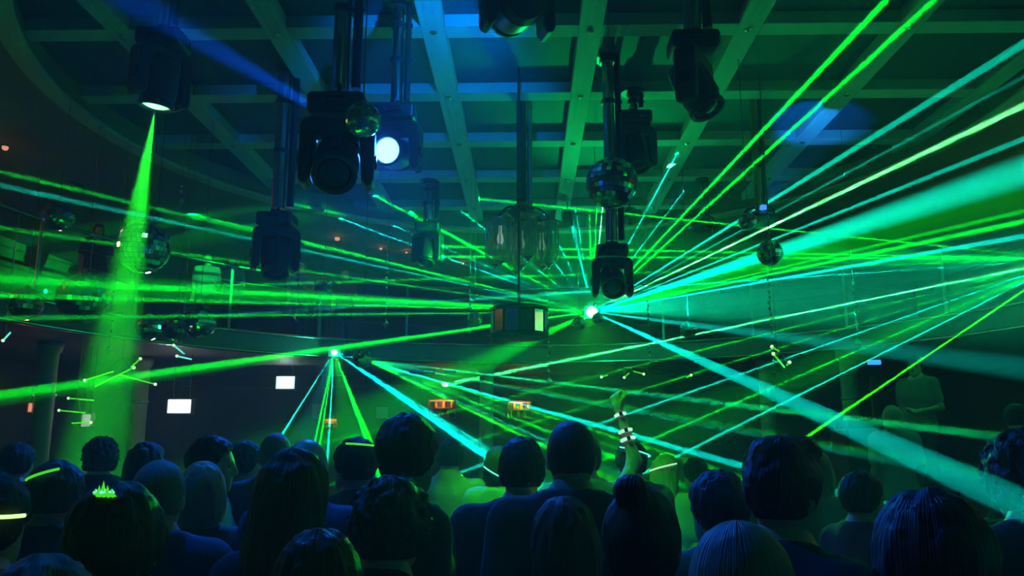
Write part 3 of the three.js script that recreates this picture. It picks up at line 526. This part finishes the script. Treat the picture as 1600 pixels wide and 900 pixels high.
const nz3 = (x, y, z, f, s) => (vnoise(x * f + s, y * f, z * f) - 0.5) * 2;
const hairStyles = {
  short: (s) => (x, y, z) => Math.max(skullOnly(x, y, z) - 0.016 - 0.006 * nz3(x, y * 0.4, z, 60, s) - 0.004 * nz3(x, y, z, 130, s), -(y + 0.055 + 0.6 * Math.max(0, z + 0.02) * 0 - (z > -0.02 ? (z + 0.02) * 1.25 : 0))),
  buzz: (s) => (x, y, z) => Math.max(skullOnly(x, y, z) - 0.007 - 0.0015 * nz3(x, y, z, 200, s), -(y + 0.06 - (z > -0.02 ? (z + 0.02) * 1.2 : 0))),
  curly: (s) => (x, y, z) => Math.max(skullOnly(x, y, z) - 0.034 - 0.014 * nz3(x, y, z, 48, s) - 0.008 * nz3(x, y, z, 110, s), -(y + 0.075 - (z > 0 ? z * 1.2 : 0))),
  quiff: (s) => { const q = join([ell([0.0, 0.115, 0.05], [0.055, 0.035, 0.06]), ell([0, 0.12, -0.03], [0.06, 0.03, 0.06])], 0.03); return (x, y, z) => Math.max(smin(skullOnly(x, y, z) - 0.012, q(x, y, z), 0.03) - 0.006 * nz3(x, y, z * 0.5, 80, s), -(y + 0.05 - (z > -0.02 ? (z + 0.02) * 1.25 : 0))); },
  bob: (s) => { const b = join([ell([0, -0.03, -0.035], [0.1, 0.12, 0.09]), ell([0, 0.04, -0.01], [0.09, 0.105, 0.105])], 0.03); return (x, y, z) => Math.max(b(x, y, z) - 0.006 * nz3(x, y * 0.15, z, 70, s), -(y + 0.13), z - 0.055 - Math.max(0, y - 0.05) * 1.2); },
  long: (s) => { const b = join([ell([0, 0.04, -0.012], [0.09, 0.105, 0.108]), ell([0, -0.06, -0.055], [0.1, 0.14, 0.07]), ell([0, -0.2, -0.08], [0.11, 0.17, 0.05])], 0.05); return (x, y, z) => Math.max(b(x, y, z) - 0.008 * nz3(x, y * 0.12, z, 70, s), z - 0.05 - Math.max(0, y - 0.05) * 1.2); },
  bun: (s) => { const b = ell([0.02, 0.13, -0.07], [0.042, 0.038, 0.042]); return (x, y, z) => { const h = Math.max(skullOnly(x, y, z) - 0.014 - 0.004 * nz3(x, y * 0.4, z, 80, s), -(y + 0.075 - (z > -0.02 ? (z + 0.02) * 1.25 : 0))); return smin(h, b(x, y, z) - 0.004 * nz3(x, y, z, 90, s), 0.012); }; },
};
const zone = (f, g) => (x, y, z) => Math.max(f(x, y, z), g(x, y, z));
/* a person stands at pos, faces face degrees (0 = towards the camera, 180 = away), with options for build, pose, hair and clothes */
function person(o) {
  const H = o.h ?? 1.75, k = H / 1.75, t = thing('person', o.label, 'person', V(o.x, o.base ?? 0, o.z));
  t.rotation.y = (o.face ?? 180) * D2R;
  const w = o.w ?? 1, fem = o.fem ? 1 : 0;
  const sh = 0.185 * w * (fem ? 0.9 : 1), hip = fem ? 0.098 : 0.09;
  const arm = (sd, pose) => {
    const S = [sd * sh, 1.43, -0.01];
    const P = { down: [[sd * (sh + 0.045), 1.14, -0.03], [sd * (sh + 0.05), 0.9, 0.05]], bent: [[sd * (sh + 0.06), 1.16, -0.02], [sd * (sh - 0.02), 1.12, 0.24]], up: [[sd * (sh + 0.1), 1.62, 0.08], [sd * (sh + 0.03), 1.88, 0.12]], half: [[sd * (sh + 0.14), 1.25, 0.06], [sd * (sh + 0.12), 1.48, 0.18]] }[pose];
    return { S, E: P[0], W: P[1] };
  };
  const arms = [arm(-1, o.armR ?? 'down'), arm(1, o.armL ?? 'down')];
  const armF = arms.flatMap((a) => [cap(a.S, a.E, 0.05 * w, 0.04 * w), cap(a.E, a.W, 0.04 * w, 0.027)]);
  const torso = [cap([-0.095 * w, 1.3, 0], [0.095 * w, 1.3, 0], 0.115, 0.115, 1.12), cap([-0.06 * w, 1.1, 0.005], [0.06 * w, 1.1, 0.005], 0.108 - fem * 0.012, 0.108 - fem * 0.012, 1.2), cap([-0.075, 0.95, -0.005], [0.075, 0.95, -0.005], 0.115 + fem * 0.01, 0.115 + fem * 0.01, 1.15), cap([-sh + 0.02, 1.425, -0.015], [sh - 0.02, 1.425, -0.015], 0.06, 0.06), cap([0, 1.36, -0.03], [0, 1.56, -0.01], 0.075, 0.052), cap([-0.1, 1.43, -0.025], [0, 1.495, -0.02], 0.04, 0.045), cap([0.1, 1.43, -0.025], [0, 1.495, -0.02], 0.04, 0.045)];
  const spineGroove = o.bare ? [cap([-0.055, 1.15, -0.085], [-0.07, 1.38, -0.095], 0.035, 0.045), cap([0.055, 1.15, -0.085], [0.07, 1.38, -0.095], 0.035, 0.045)] : [];
  const legs = [-1, 1].flatMap((s) => [cap([s * hip, 0.9, 0], [s * 0.1, 0.49, 0.01], 0.088, 0.056), cap([s * 0.1, 0.49, 0.01], [s * 0.105, 0.09, -0.02], 0.056, 0.036), cap([s * 0.105, 0.05, -0.03], [s * 0.125, 0.035, 0.15], 0.038, 0.03)]);
  const TF = join([...torso, ...spineGroove], 0.07), LF = join(legs, 0.03), AF = join(armF, 0.03);
  const all = (x, y, z) => smin(smin(TF(x, y, z), AF(x, y, z), 0.05), y < 1.05 ? LF(x, y, z) : 1, 0.06);
  const hiY = 1.62 + ((o.armR ?? '') === 'up' || (o.armL ?? '') === 'up' ? 0.36 : 0);
  const reach = sh + 0.22, cell = o.cell ?? 0.026;
  const body = surfaceNet([-reach, -0.02, -0.22], [reach, hiY, 0.34], cell, all);
  const geos = [body];
  arms.forEach((a, i) => {
    const e = V(...a.E), wv = V(...a.W), d = wv.clone().sub(e).normalize();
    const g = hand(o.curl ?? 0.45, i ? -1 : 1, o.handCell ?? 0.0065), q = new THREE.Quaternion().setFromUnitVectors(V(0, -1, 0), d);
    geos.push(g.applyQuaternion(q).translate(wv.x + d.x * 0.01, wv.y + d.y * 0.01, wv.z + d.z * 0.01));
  });
  const hc = o.headCell ?? 0.008, hy = 1.625;
  const turn = new THREE.Matrix4().makeRotationFromEuler(new THREE.Euler((o.nod ?? 0) * D2R, (o.look ?? 0) * D2R, (o.lean ?? 0) * D2R, 'YXZ')).setPosition(0, hy, 0.005);
  const hs = o.hs ?? 0.97, mat4 = turn.multiply(new THREE.Matrix4().makeScale(hs, hs, hs));
  geos.push((headGeos[hc] ??= surfaceNet([-0.11, -0.2, -0.13], [0.11, 0.15, 0.14], hc, headBase)).clone().applyMatrix4(mat4));
  const skin = o.skin ?? SK[0];
  const bm = part('body', geos, skin, t);
  const bits = [bm];
  if (o.hair && o.hair !== 'bald') { const hg = (hairGeos[[o.hair, hc]] ??= surfaceNet([-0.15, -0.42, -0.19], [0.15, 0.2, 0.16], hc, hairStyles[o.hair]((Object.keys(hairGeos).length * 7) % 50))).clone().applyMatrix4(mat4); bits.push(part('hair', hg, o.hairMat ?? HR[0], t)); }
  for (const s of [-1, 1]) bits.push(part('eye', new THREE.SphereGeometry(0.0115, 10, 8).translate(s * 0.031, 0.001, 0.074).applyMatrix4(mat4), M.eye, t));
  const ci = (f, e) => (x, y, z) => f(x, y, z) - e;
  if (!o.bare) {
    const sl = o.sleeve ?? 0.55, shirtF = (x, y, z) => {
      let d = ci(TF, 0.016)(x, y, z);
      for (const a of arms) { const E = [a.S[0] + (a.E[0] - a.S[0]) * Math.min(1, sl * 1.2), a.S[1] + (a.E[1] - a.S[1]) * Math.min(1, sl * 1.2), a.S[2] + (a.E[2] - a.S[2]) * Math.min(1, sl * 1.2)]; a.f ??= sl > 0.9 ? join([cap(a.S, a.E, 0.066 * w, 0.055 * w), cap(a.E, [a.E[0] + (a.W[0] - a.E[0]) * 0.9, a.E[1] + (a.W[1] - a.E[1]) * 0.9, a.E[2] + (a.W[2] - a.E[2]) * 0.9], 0.055 * w, 0.04)], 0.02) : cap(a.S, E, 0.068 * w, 0.064 * w); d = smin(d, a.f(x, y, z), 0.04); }
      d -= 0.004 * nz3(x, y, z, 14, o.x * 9);
      return Math.max(d, 0.87 - y, y - (1.535 - (z > -0.02 ? (z + 0.02) * 0.75 : 0) - (fem ? 0.02 : 0)));
    };
    bits.push(part(o.top ?? 'shirt', surfaceNet([-reach, 0.82, -0.24], [reach, hiY + 0.02, 0.34], cell, shirtF), o.cloth ?? CL[0], t));
  }
  bits.push(part('trousers', surfaceNet([-0.27, 0.03, -0.2], [0.27, 1.08, 0.2], 0.03, (x, y, z) => Math.max(Math.min(join(legs.filter((_, i) => i % 3 < 2), 0.03)(x, y, z) - 0.014, y > 0.8 ? TF(x, y, z) - 0.012 : 1), y - 1.02, 0.07 - y)), o.pants ?? CL[1], t));
  for (const s of [-1, 1]) bits.push(part('shoe', surfaceNet([-0.07, -0.03, -0.11], [0.07, 0.12, 0.23], 0.018, (x, y, z) => Math.max(join([cap([0, 0.055, -0.03], [0.012 * s, 0.045, 0.15], 0.05, 0.042)], 0.02)(x, y, z), -y)).translate(s * 0.108, 0, 0), M.black, t));
  for (const b of bits) b.scale.setScalar(k);
  t.updateMatrixWorld(true);
  o.head = (x, y, z) => V(x, y, z).applyMatrix4(mat4).multiplyScalar(k);
  o.k = k; o.t = t; o.arms = arms;
  return o;
}
// ---------------------------------------------------------------- stage at right
{
  const o = structure('stage');
  part('stage_deck', bx(6.0, 0.9, 3.4, 0, 0, 0, 0.02), M.floor, o, V(6.95, 0.45, -10.3));
  part('stage_step', bx(6.7, 0.3, 2.2, 0, 0, 0, 0.02), M.floor, o, V(6.6, 0.15, -7.5));
  part('stage_edge', bx(6.0, 0.04, 0.04, 0, 0, 0, 0.01), M.steel, o, V(6.95, 0.91, -8.58));
  const p = at(1366, 566, 9.9), t = thing('mixing_desk', 'dark mixing desk on the stage with a small blue lit display', 'mixer', V(p.x, 0.9, p.z));
  part('cabinet', bx(1.0, 0.95, 0.55, 0, 0.475, 0, 0.02), M.black, t); part('mixer_top', bx(0.9, 0.1, 0.45, 0, 1.0, 0, 0.02), M.blackGloss, t, V(0, 0, 0));
  for (let k = 0; k < 6; k++) part('fader_knob', cyl(0.014, 0.012, 0.03, -0.3 + k * 0.12, 1.065, 0.05, 10), M.steel, t);
  part('screen_riser', bx(0.05, 0.55, 0.05, 0, 1.3, -0.1), M.blackSteel, t);
  part('display_screen', bx(0.16, 0.06, 0.03, 0, 0, 0, 0.01), glow(0.05, 0.4, 1, 1.5), t, V(0, p.y - 0.9, 0.0));
}
const headGeos = {}, hairGeos = {};
M.eye = std([0.06, 0.04, 0.03], 0.15);
const SK = [M.skin([0.5, 0.3, 0.2]), M.skin([0.38, 0.22, 0.14]), M.skin([0.6, 0.4, 0.3])];
const HR = [M.hair([0.02, 0.015, 0.012]), M.hair([0.06, 0.035, 0.02]), M.hair([0.35, 0.26, 0.15]), M.hair([0.16, 0.16, 0.16]), M.hair([0.09, 0.03, 0.02])];
const CL = [M.cloth([0.03, 0.03, 0.04]), M.cloth([0.025, 0.03, 0.05]), M.cloth([0.35, 0.36, 0.38]), M.cloth([0.05, 0.08, 0.16]), M.cloth([0.12, 0.03, 0.03]), M.cloth([0.14, 0.14, 0.13])];
// where the crown of a head shows in the photograph, and how wide the head is there, gives the place and the height of a dancer
function dancer(px, topY, depth, opt) {
  const p = at(px, topY, depth), lift = opt.base ?? 0, hs = (opt.hs ?? 0.97);
  return person({ x: p.x, z: p.z, h: (p.y - lift) / (1.625 + 0.13 * hs) * 1.75, ...opt });
}
const D = {};
D.tiara = dancer(188, 758, 1.5, { face: 180, look: 4, hair: 'short', cloth: CL[0], label: 'dancer with dark hair wearing a small green tiara, seen from behind' });
D.blueCrown = dancer(252, 718, 2.5, { face: 188, hair: 'buzz', hairMat: HR[3], cloth: CL[3], label: 'close cropped dancer with a blue lit crown right behind the green tiara' });
D.band = dancer(92, 722, 2.8, { face: 170, hair: 'short', hairMat: HR[1], cloth: CL[0], label: 'dancer at left with a green laser glint across the hair' });
D.blond = dancer(318, 726, 3.05, { face: 200, hair: 'bob', hairMat: HR[2], fem: 1, cloth: CL[5], label: 'fair haired dancer half hidden behind the blue crowned man' });
D.profile = dancer(333, 683, 3.55, { face: 100, hair: 'short', cloth: CL[0], label: 'dark haired dancer in profile facing right below the white lamp box' });
D.bald = dancer(481, 684, 3.0, { face: 165, hair: 'bald', skin: SK[0], cloth: CL[3], label: 'bald dancer whose scalp shines blue at centre left' });
D.veil = dancer(462, 708, 2.05, { w: 0.85, face: 176, hair: 'long', hairMat: HR[1], fem: 1, cloth: CL[1], label: 'long haired dancer with a blue sheen just in front of the bald man' });
D.quiet = dancer(555, 686, 3.6, { face: 235, hair: 'short', cloth: CL[1], label: 'dark haired dancer turned left under the green rays of the second laser' });
D.tall = dancer(637, 650, 2.55, { face: 118, look: 35, hair: 'short', hairMat: HR[1], cloth: CL[0], w: 1.05, label: 'tall dancer with dark brown hair in front of the amber alcove' });
D.fringe = dancer(612, 757, 2.15, { w: 0.85, face: 130, look: 25, hair: 'curly', hairMat: HR[0], cloth: CL[1], label: 'dancer with tousled blue lit hair low between the tall man and the long haired woman' });
D.low = dancer(500, 832, 1.5, { face: 185, hair: 'short', cloth: CL[1], label: 'dark head at the bottom edge in front of the long haired woman' });
D.lean = dancer(815, 686, 3.1, { face: 178, hair: 'short', cloth: CL[1], w: 1.1, label: 'broad dancer with black hair left of the buzz cut man' });
D.buzz = dancer(892, 657, 2.75, { face: 180, hair: 'buzz', skin: SK[1], cloth: CL[0], w: 1.1, label: 'tall buzz cut dancer at the centre below the laser burst' });
D.short = dancer(880, 783, 2.05, { face: 195, hair: 'bob', hairMat: HR[0], fem: 1, cloth: CL[0], label: 'small dark bobbed dancer in front of the buzz cut man' });
D.bun = dancer(1000, 765, 1.72, { face: 172, hair: 'bun', fem: 1, cloth: CL[0], label: 'dark haired dancer with a small bun on top at bottom centre right' });
D.greenNeck = dancer(1120, 737, 2.5, { face: 205, hair: 'short', hairMat: HR[1], cloth: CL[5], label: 'dancer with short brown hair and a green lit ear right of centre' });
D.side = dancer(1222, 694, 1.95, { face: 120, hair: 'quiff', hairMat: HR[4], cloth: CL[0], label: 'dancer in profile facing right with reddish swept back hair' });
D.dome = dancer(1152, 812, 1.22, { face: 180, hair: 'buzz', hairMat: HR[3], cloth: CL[0], label: 'nearest close cropped round head at the bottom right of centre' });
D.far = dancer(1345, 738, 3.5, { face: 110, hair: 'short', cloth: CL[4], label: 'smaller dancer in profile in a dark red top at right' });
D.mass = dancer(1448, 770, 1.28, { face: 178, hair: 'short', cloth: CL[0], w: 1.15, label: 'large dark dancer at the lower right in front of the cyan beam' });
D.edge = dancer(1598, 684, 2.3, { face: 185, hair: 'curly', cloth: CL[0], w: 1.1, label: 'dark curly haired dancer at the right edge' });
D.corner = dancer(-12, 742, 1.9, { face: 175, hair: 'short', cloth: CL[3], label: 'dancer cut by the left edge with a bright green laser glint' });
D.bottom = dancer(72, 872, 1.3, { face: 178, hair: 'short', hairMat: HR[3], cloth: CL[0], label: 'dark crown of a head at the bottom left corner' });
D.bare = dancer(703, 688, 5.6, { face: 176, hair: 'short', skin: SK[2], bare: 1, w: 1.1, armL: 'down', headCell: 0.009, label: 'shirtless dancer seen from behind with a green lit back' });
D.reach = dancer(985, 690, 4.7, { face: 200, hair: 'short', skin: SK[2], armR: 'down', armL: 'down', cloth: CL[5], label: 'green lit dancer beside the raised fist' });
D.fist = dancer(913, 682, 4.4, { face: 182, hair: 'short', skin: SK[2], armR: 'up', curl: 1.25, cloth: CL[2], handCell: 0.005, label: 'dancer raising a banded fist high into the laser light' });
D.glow = dancer(1040, 712, 5.2, { face: 150, hair: 'long', hairMat: HR[2], fem: 1, cloth: CL[2], label: 'fair haired dancer in a pale top bathed in green behind the bun' });
D.back1 = dancer(1085, 716, 5.8, { face: 210, hair: 'short', cloth: CL[5], label: 'dancer in a grey top far back right of the fair haired woman' });
D.back2 = dancer(780, 700, 5.0, { face: 160, hair: 'bob', hairMat: HR[1], fem: 1, cloth: CL[2], label: 'bobbed dancer in a pale top half hidden behind the broad man' });
D.back3 = dancer(385, 690, 4.6, { face: 140, hair: 'short', cloth: CL[5], label: 'dancer behind the long haired woman facing the second laser' });
D.back4 = dancer(432, 676, 4.2, { face: 190, hair: 'buzz', hairMat: HR[3], cloth: CL[3], label: 'blue tinted cropped dancer just behind the bald man' });
D.back5 = dancer(160, 688, 5.2, { face: 200, hair: 'curly', cloth: CL[0], label: 'curly haired dancer far back below the small lit sign' });
D.back6 = dancer(30, 692, 4.6, { face: 170, hair: 'short', cloth: CL[0], label: 'dark dancer far back below the pale pillar at left' });
D.back7 = dancer(232, 694, 4.4, { face: 150, hair: 'long', hairMat: HR[1], fem: 1, cloth: CL[5], label: 'long haired dancer far back between the small sign and the lamp box' });
D.back8 = dancer(1270, 706, 4.3, { face: 185, hair: 'bob', hairMat: HR[2], fem: 1, cloth: CL[2], label: 'fair bobbed dancer behind the man with reddish swept hair' });
D.back9 = dancer(1180, 700, 5.4, { face: 170, hair: 'short', cloth: CL[5], label: 'dancer far back left of the man with reddish swept hair' });
D.djOne = dancer(1428, 556, 9.2, { base: 0.9, face: -60, look: 20, hair: 'short', skin: SK[0], armL: 'bent', cloth: CL[5], headCell: 0.01, label: 'standing figure on the stage at right with one lit face edge' });
D.djTwo = dancer(1392, 632, 7.6, { base: 0.3, face: 190, hair: 'bald', cloth: CL[2], headCell: 0.01, label: 'bald figure in a pale shirt below the stage at right' });
D.djThree = dancer(1585, 632, 7.0, { base: 0.3, face: 170, hair: 'short', cloth: CL[5], headCell: 0.01, label: 'dim figure by the stage at the right edge' });
for (const [px, z, face, l, c] of [[325, 15.2, 20, 'blue lit figure on the balcony left of the railing post', 2], [366, 15.6, -20, 'blue lit figure on the balcony right of the railing post', 3], [472, 16.0, 10, 'dim figure on the balcony right of the black head on the blue edged pole', 5], [510, 17.2, -30, 'figure on the balcony leaning near the small sparkling mirror ball', 2], [540, 16.6, 15, 'figure with a reddish face on the balcony left of the crystal strand', 4], [150, 13.0, 40, 'dim figure on the balcony above the left mirror balls', 0]]) {
  const p = at(px, 400, z); person({ x: p.x, z: p.z, base: 3.58, h: 1.72 + (px % 5) * 0.02, face, hair: px % 2 ? 'short' : 'bob', cloth: CL[c], headCell: 0.012, cell: 0.035, handCell: 0.01, armL: 'bent', label: l });
}

// ---------------------------------------------------------------- laser glints on people shaped as self-lit arcs, tiara and trinkets
const lime = glow(0.1, 1, 0.02, 0.8), limeHot = glow(0.5, 1, 0.3, 2), aqua = glow(0.15, 1, 0.8, 1.3);
{
  const o = D.tiara, t = thing('tiara', 'small tiara with laser glints put in as green glow on top of a dark head', 'tiara', o.t.position.clone().add(V(0, 0, 0))); t.rotation.copy(o.t.rotation);
  const q = (a, y, r = 0.098) => o.head(Math.sin(a) * r * 0.84, y, -Math.cos(a) * r + -0.012);
  const arcP = []; for (let i = -6; i <= 6; i++) arcP.push(q(i * 0.055, 0.1, 0.075));
  part('tiara_band', tube(arcP, 0.004, 30, 6), lime, t);  // tiara glow stands in for laser glints on it
  for (let i = -5; i <= 5; i++) { const p = q(i * 0.065, 0.112 + (i % 2 ? 0 : 0.008), 0.07); part('tiara_gem', new THREE.OctahedronGeometry(i ? 0.006 : 0.009, 0), i % 2 ? lime : aqua, t, p); }
  for (const [a, h] of [[-0.26, 0.014], [-0.13, 0.02], [0, 0.028], [0.13, 0.02], [0.26, 0.014]]) part('tiara_peak', new THREE.ConeGeometry(0.006, h, 6).translate(0, h / 2, 0), lime, t, q(a, 0.112, 0.072));
}
function glintArc(o, label, mat, y, r, a0, a1, tilt) {  // self-lit arc in place of a laser glint on a dancer
  const t = thing('glint_arc', label, 'laser glint', o.t.position.clone()); t.rotation.copy(o.t.rotation);
  const pts = []; for (let i = 0; i <= 16; i++) { const a = a0 + (a1 - a0) * i / 16; pts.push(o.head(Math.sin(a) * r * 0.86, y + tilt * Math.sin(a), -Math.cos(a) * r - 0.012)); }
  part('glint_tube', tube(pts, 0.0045, 40, 8), mat, t);
  for (const p of [pts[0], pts[16]]) part('end_cap', new THREE.SphereGeometry(0.006, 10, 8), M.steel, t, p);
}
glintArc(D.band, 'green laser glint shaped as an arc across the hair of the dancer at left', lime, 0.085, 0.105, -0.9, 0.7, -0.03);
glintArc(D.corner, 'dazzling green white laser glint shaped as an arc at the left edge', limeHot, 0.04, 0.125, -1.6, -0.2, 0.01);
glintArc(D.reach, 'cyan laser glint shaped as an arc around the head beside the raised fist', aqua, 0.07, 0.125, -1.5, 1.2, 0.03);
glintArc(D.back3, 'cyan laser glint shaped as a loop on the dancer left of the bald man', aqua, 0.06, 0.125, -0.4, 2.4, 0.05);
glintArc(D.quiet, 'lime laser glint shaped as an arc over the hair below the second laser rays', lime, 0.1, 0.115, -1.3, 1.3, 0.01);
glintArc(D.back2, 'cyan laser glint shaped as a loop on the bobbed dancer behind the broad man', aqua, -0.02, 0.13, -1.4, 0.6, 0.06);
glintArc(D.glow, 'pale green laser glint shaped as a loop on the fair haired dancer bathed in green', glow(0.4, 1, 0.5, 1.3), 0.05, 0.125, -1.2, 1.4, -0.03);
glintArc(D.back1, 'white cyan laser glint shaped as an arc right of the fair haired dancer', glow(0.4, 1, 0.8, 1.4), 0.0, 0.12, -0.8, 0.3, 0.02);
glintArc(D.bottom, 'green laser glint shaped as a short arc in the hair at the bottom left corner', limeHot, 0.06, 0.125, -1.25, -0.55, 0.06);
glintArc(D.profile, 'lime laser glint shaped as a short arc on the collar of the dancer in profile at left', lime, -0.13, 0.1, 0.4, 1.0, 0.02);
glintArc(D.lean, 'small green laser glint shaped as an arc on the broad dancer', glow(0.3, 1, 0.5, 1.2), -0.06, 0.1, -1.2, -0.8, 0.02);
{
  const o = D.fist, a = o.arms[0], e = V(...a.E), w = V(...a.W);
  [[0.97, 0.027], [0.62, 0.033], [0.45, 0.036]].forEach(([f, r], i) => {
    const p = e.clone().lerp(w, f).multiplyScalar(o.k).applyAxisAngle(V(0, 1, 0), o.t.rotation.y).add(o.t.position);
    const t = thing('wrist_band', ['band with a laser glint put in as white glow at the wrist of the raised fist', 'band with a laser glint put in as glow around the middle of the raised forearm', 'band with a laser glint put in as glow below the elbow side of the raised forearm'][i], 'wrist band', p, 'bands on the raised arm');
    t.quaternion.setFromUnitVectors(V(0, 1, 0), w.clone().sub(e).applyAxisAngle(V(0, 1, 0), o.t.rotation.y).normalize());
    part('strap', new THREE.TorusGeometry(r, 0.009, 8, 24).rotateX(Math.PI / 2), glow(0.5, 1, 0.75, 1.2), t); part('clasp', bx(0.02, 0.024, 0.012, 0, 0, r + 0.008, 0.003), M.steel, t);  // strap glow stands in for laser light catching the bands
  });
  const b = D.bare, t = thing('glow_belt', 'lime glowing belt low on the shirtless back', 'belt', b.t.position.clone()); t.rotation.copy(b.t.rotation);
  const ring = []; for (let i = 0; i <= 24; i++) { const q = i / 24 * Math.PI * 2; ring.push(V(0.2 * Math.sin(q), 1.02, 0.145 * Math.cos(q)).multiplyScalar(b.k)); }
  part('strap', tube(ring, 0.012, 60, 8), lime, t); part('buckle', bx(0.05, 0.04, 0.02, 0, 0, 0, 0.004), M.steel, t, V(0, 1.02 * b.k, 0.155 * b.k));
}
// laser reflections in mid-air, put into the shape of hung glowing rods
function glintRods(px, py, z, label, list, mat) {
  const p = at(px, py, z), t = thing('laser_glint_rods', label, 'hanging light', V(p.x, ceilY(p.x, p.z), p.z)), y = p.y - ceilY(p.x, p.z), s = z / 1256;
  part('thread', cyl(0.003, 0.003, -y, 0, y / 2, 0, 5), M.steel, t);
  for (const [x0, y0, x1, y1] of list) { const A = V((x0 - px) * s, y - (y0 - py) * s, rr(-0.05, 0.05)), B = V((x1 - px) * s, y - (y1 - py) * s, rr(-0.05, 0.05)); part('glint_rod', rod(A, B, 0.009), mat, t); part('rod_tip', new THREE.SphereGeometry(0.018, 10, 8), glow(0.6, 1, 0.6, 1.5), t, A); part('tie', rod(A.clone().lerp(B, 0.5), V(0, y + 0.12, 0), 0.003), M.steel, t); }
}
glintRods(190, 575, 9, 'green laser reflections shaped as hung glowing rods at left under the mirror balls', [[207, 574, 150, 604], [131, 594, 175, 580], [248, 601, 190, 586], [216, 560, 207, 574]], lime);
glintRods(283, 545, 9.4, 'small cyan laser reflections shaped as glowing rods under the touching pair of mirror balls', [[269, 539, 288, 553], [279, 557, 302, 562]], aqua);
glintRods(1214, 556, 8.0, 'small green laser reflections shaped as glowing rods under the crystal strand at right', [[1208, 553, 1226, 574], [1209, 541, 1217, 549], [1233, 566, 1228, 571]], lime);
glintRods(8, 520, 8.6, 'cyan white laser reflection shaped as a glowing rod at the left edge', [[4, 532, 18, 520]], aqua);
glintRods(120, 626, 10, 'low green laser reflections shaped as glowing rods left of the lamp box', [[103, 622, 150, 626], [92, 641, 135, 645], [148, 660, 118, 661]], lime);
glintRods(975, 585, 10.5, 'tiny green laser reflections shaped as glowing rods right of centre above the raised fist', [[975, 590, 983, 583], [1005, 585, 990, 580], [940, 589, 950, 586], [1080, 586, 1072, 590]], lime);
// small downlights in the soffit over the balcony
for (const [px, py, r, l] of [[527, 372, 0.05, 'largest orange downlight in the soffit left of the distant blue tinted head'], [595, 388, 0.03, 'small red downlight in the soffit nearest the blue tinted head'], [635, 394, 0.025, 'tiny red downlight in the soffit just left of the blue tinted head pole'], [723, 411, 0.025, 'tiny orange downlight in the soffit right of the blue tinted head'], [8, 230, 0.04, 'orange downlight in the soffit at the left edge']]) {
  const v = at(px, py, 10).sub(EYE), k = (5.535 - 1.7) / v.y, p = EYE.clone().addScaledVector(v, k);
  const t = thing('downlight', l, 'downlight', V(p.x, 5.55, p.z));
  part('ring', new THREE.TorusGeometry(r * 1.3, 0.012, 8, 20).rotateX(Math.PI / 2), M.blackSteel, t); part('lit_bulb', new THREE.SphereGeometry(r, 14, 10), glow(1, 0.42, 0.25, 1.0), t, V(0, -0.02, 0));
  const lp = new THREE.PointLight(C(1, 0.45, 0.25), 0.05 + r * 2); lp.position.set(0, -0.02, 0); lp.name = 'lamp_glow'; t.add(lp);
}
// amber sconces added out of view on the side walls to warm the soffit
for (const [sx, l] of [[-1, 'added unseen amber sconce on the left wall above the balcony'], [1, 'added unseen amber sconce on the right wall above the balcony']]) {
  const t = thing('added_sconce', l, 'wall lamp', V(sx * 9.95, 4.5, -8.2));
  part('back_plate', bx(0.04, 0.3, 0.14, 0, 0, 0, 0.01), M.steel, t); part('lit_shade', lathe([[0.04, -0.1], [0.07, 0], [0.09, 0.12], [0.085, 0.12], [0.03, -0.09]], 18), glow(1, 0.5, 0.2, 1), t, V(-sx * 0.1, 0, 0));
  const lp = new THREE.PointLight(C(1, 0.55, 0.2), 3); lp.shadow.radius = 3; lp.position.set(-sx * 0.2, 0.18, 0); lp.name = 'lamp_glow'; t.add(lp);
}
// ---------------------------------------------------------------- shadows and picture
scene.traverse((o) => { if (o.isMesh) { o.castShadow = !o.material.transparent; o.receiveShadow = true; } if (o.isLight) o.castShadow = true; });
renderer.render(scene, camera);
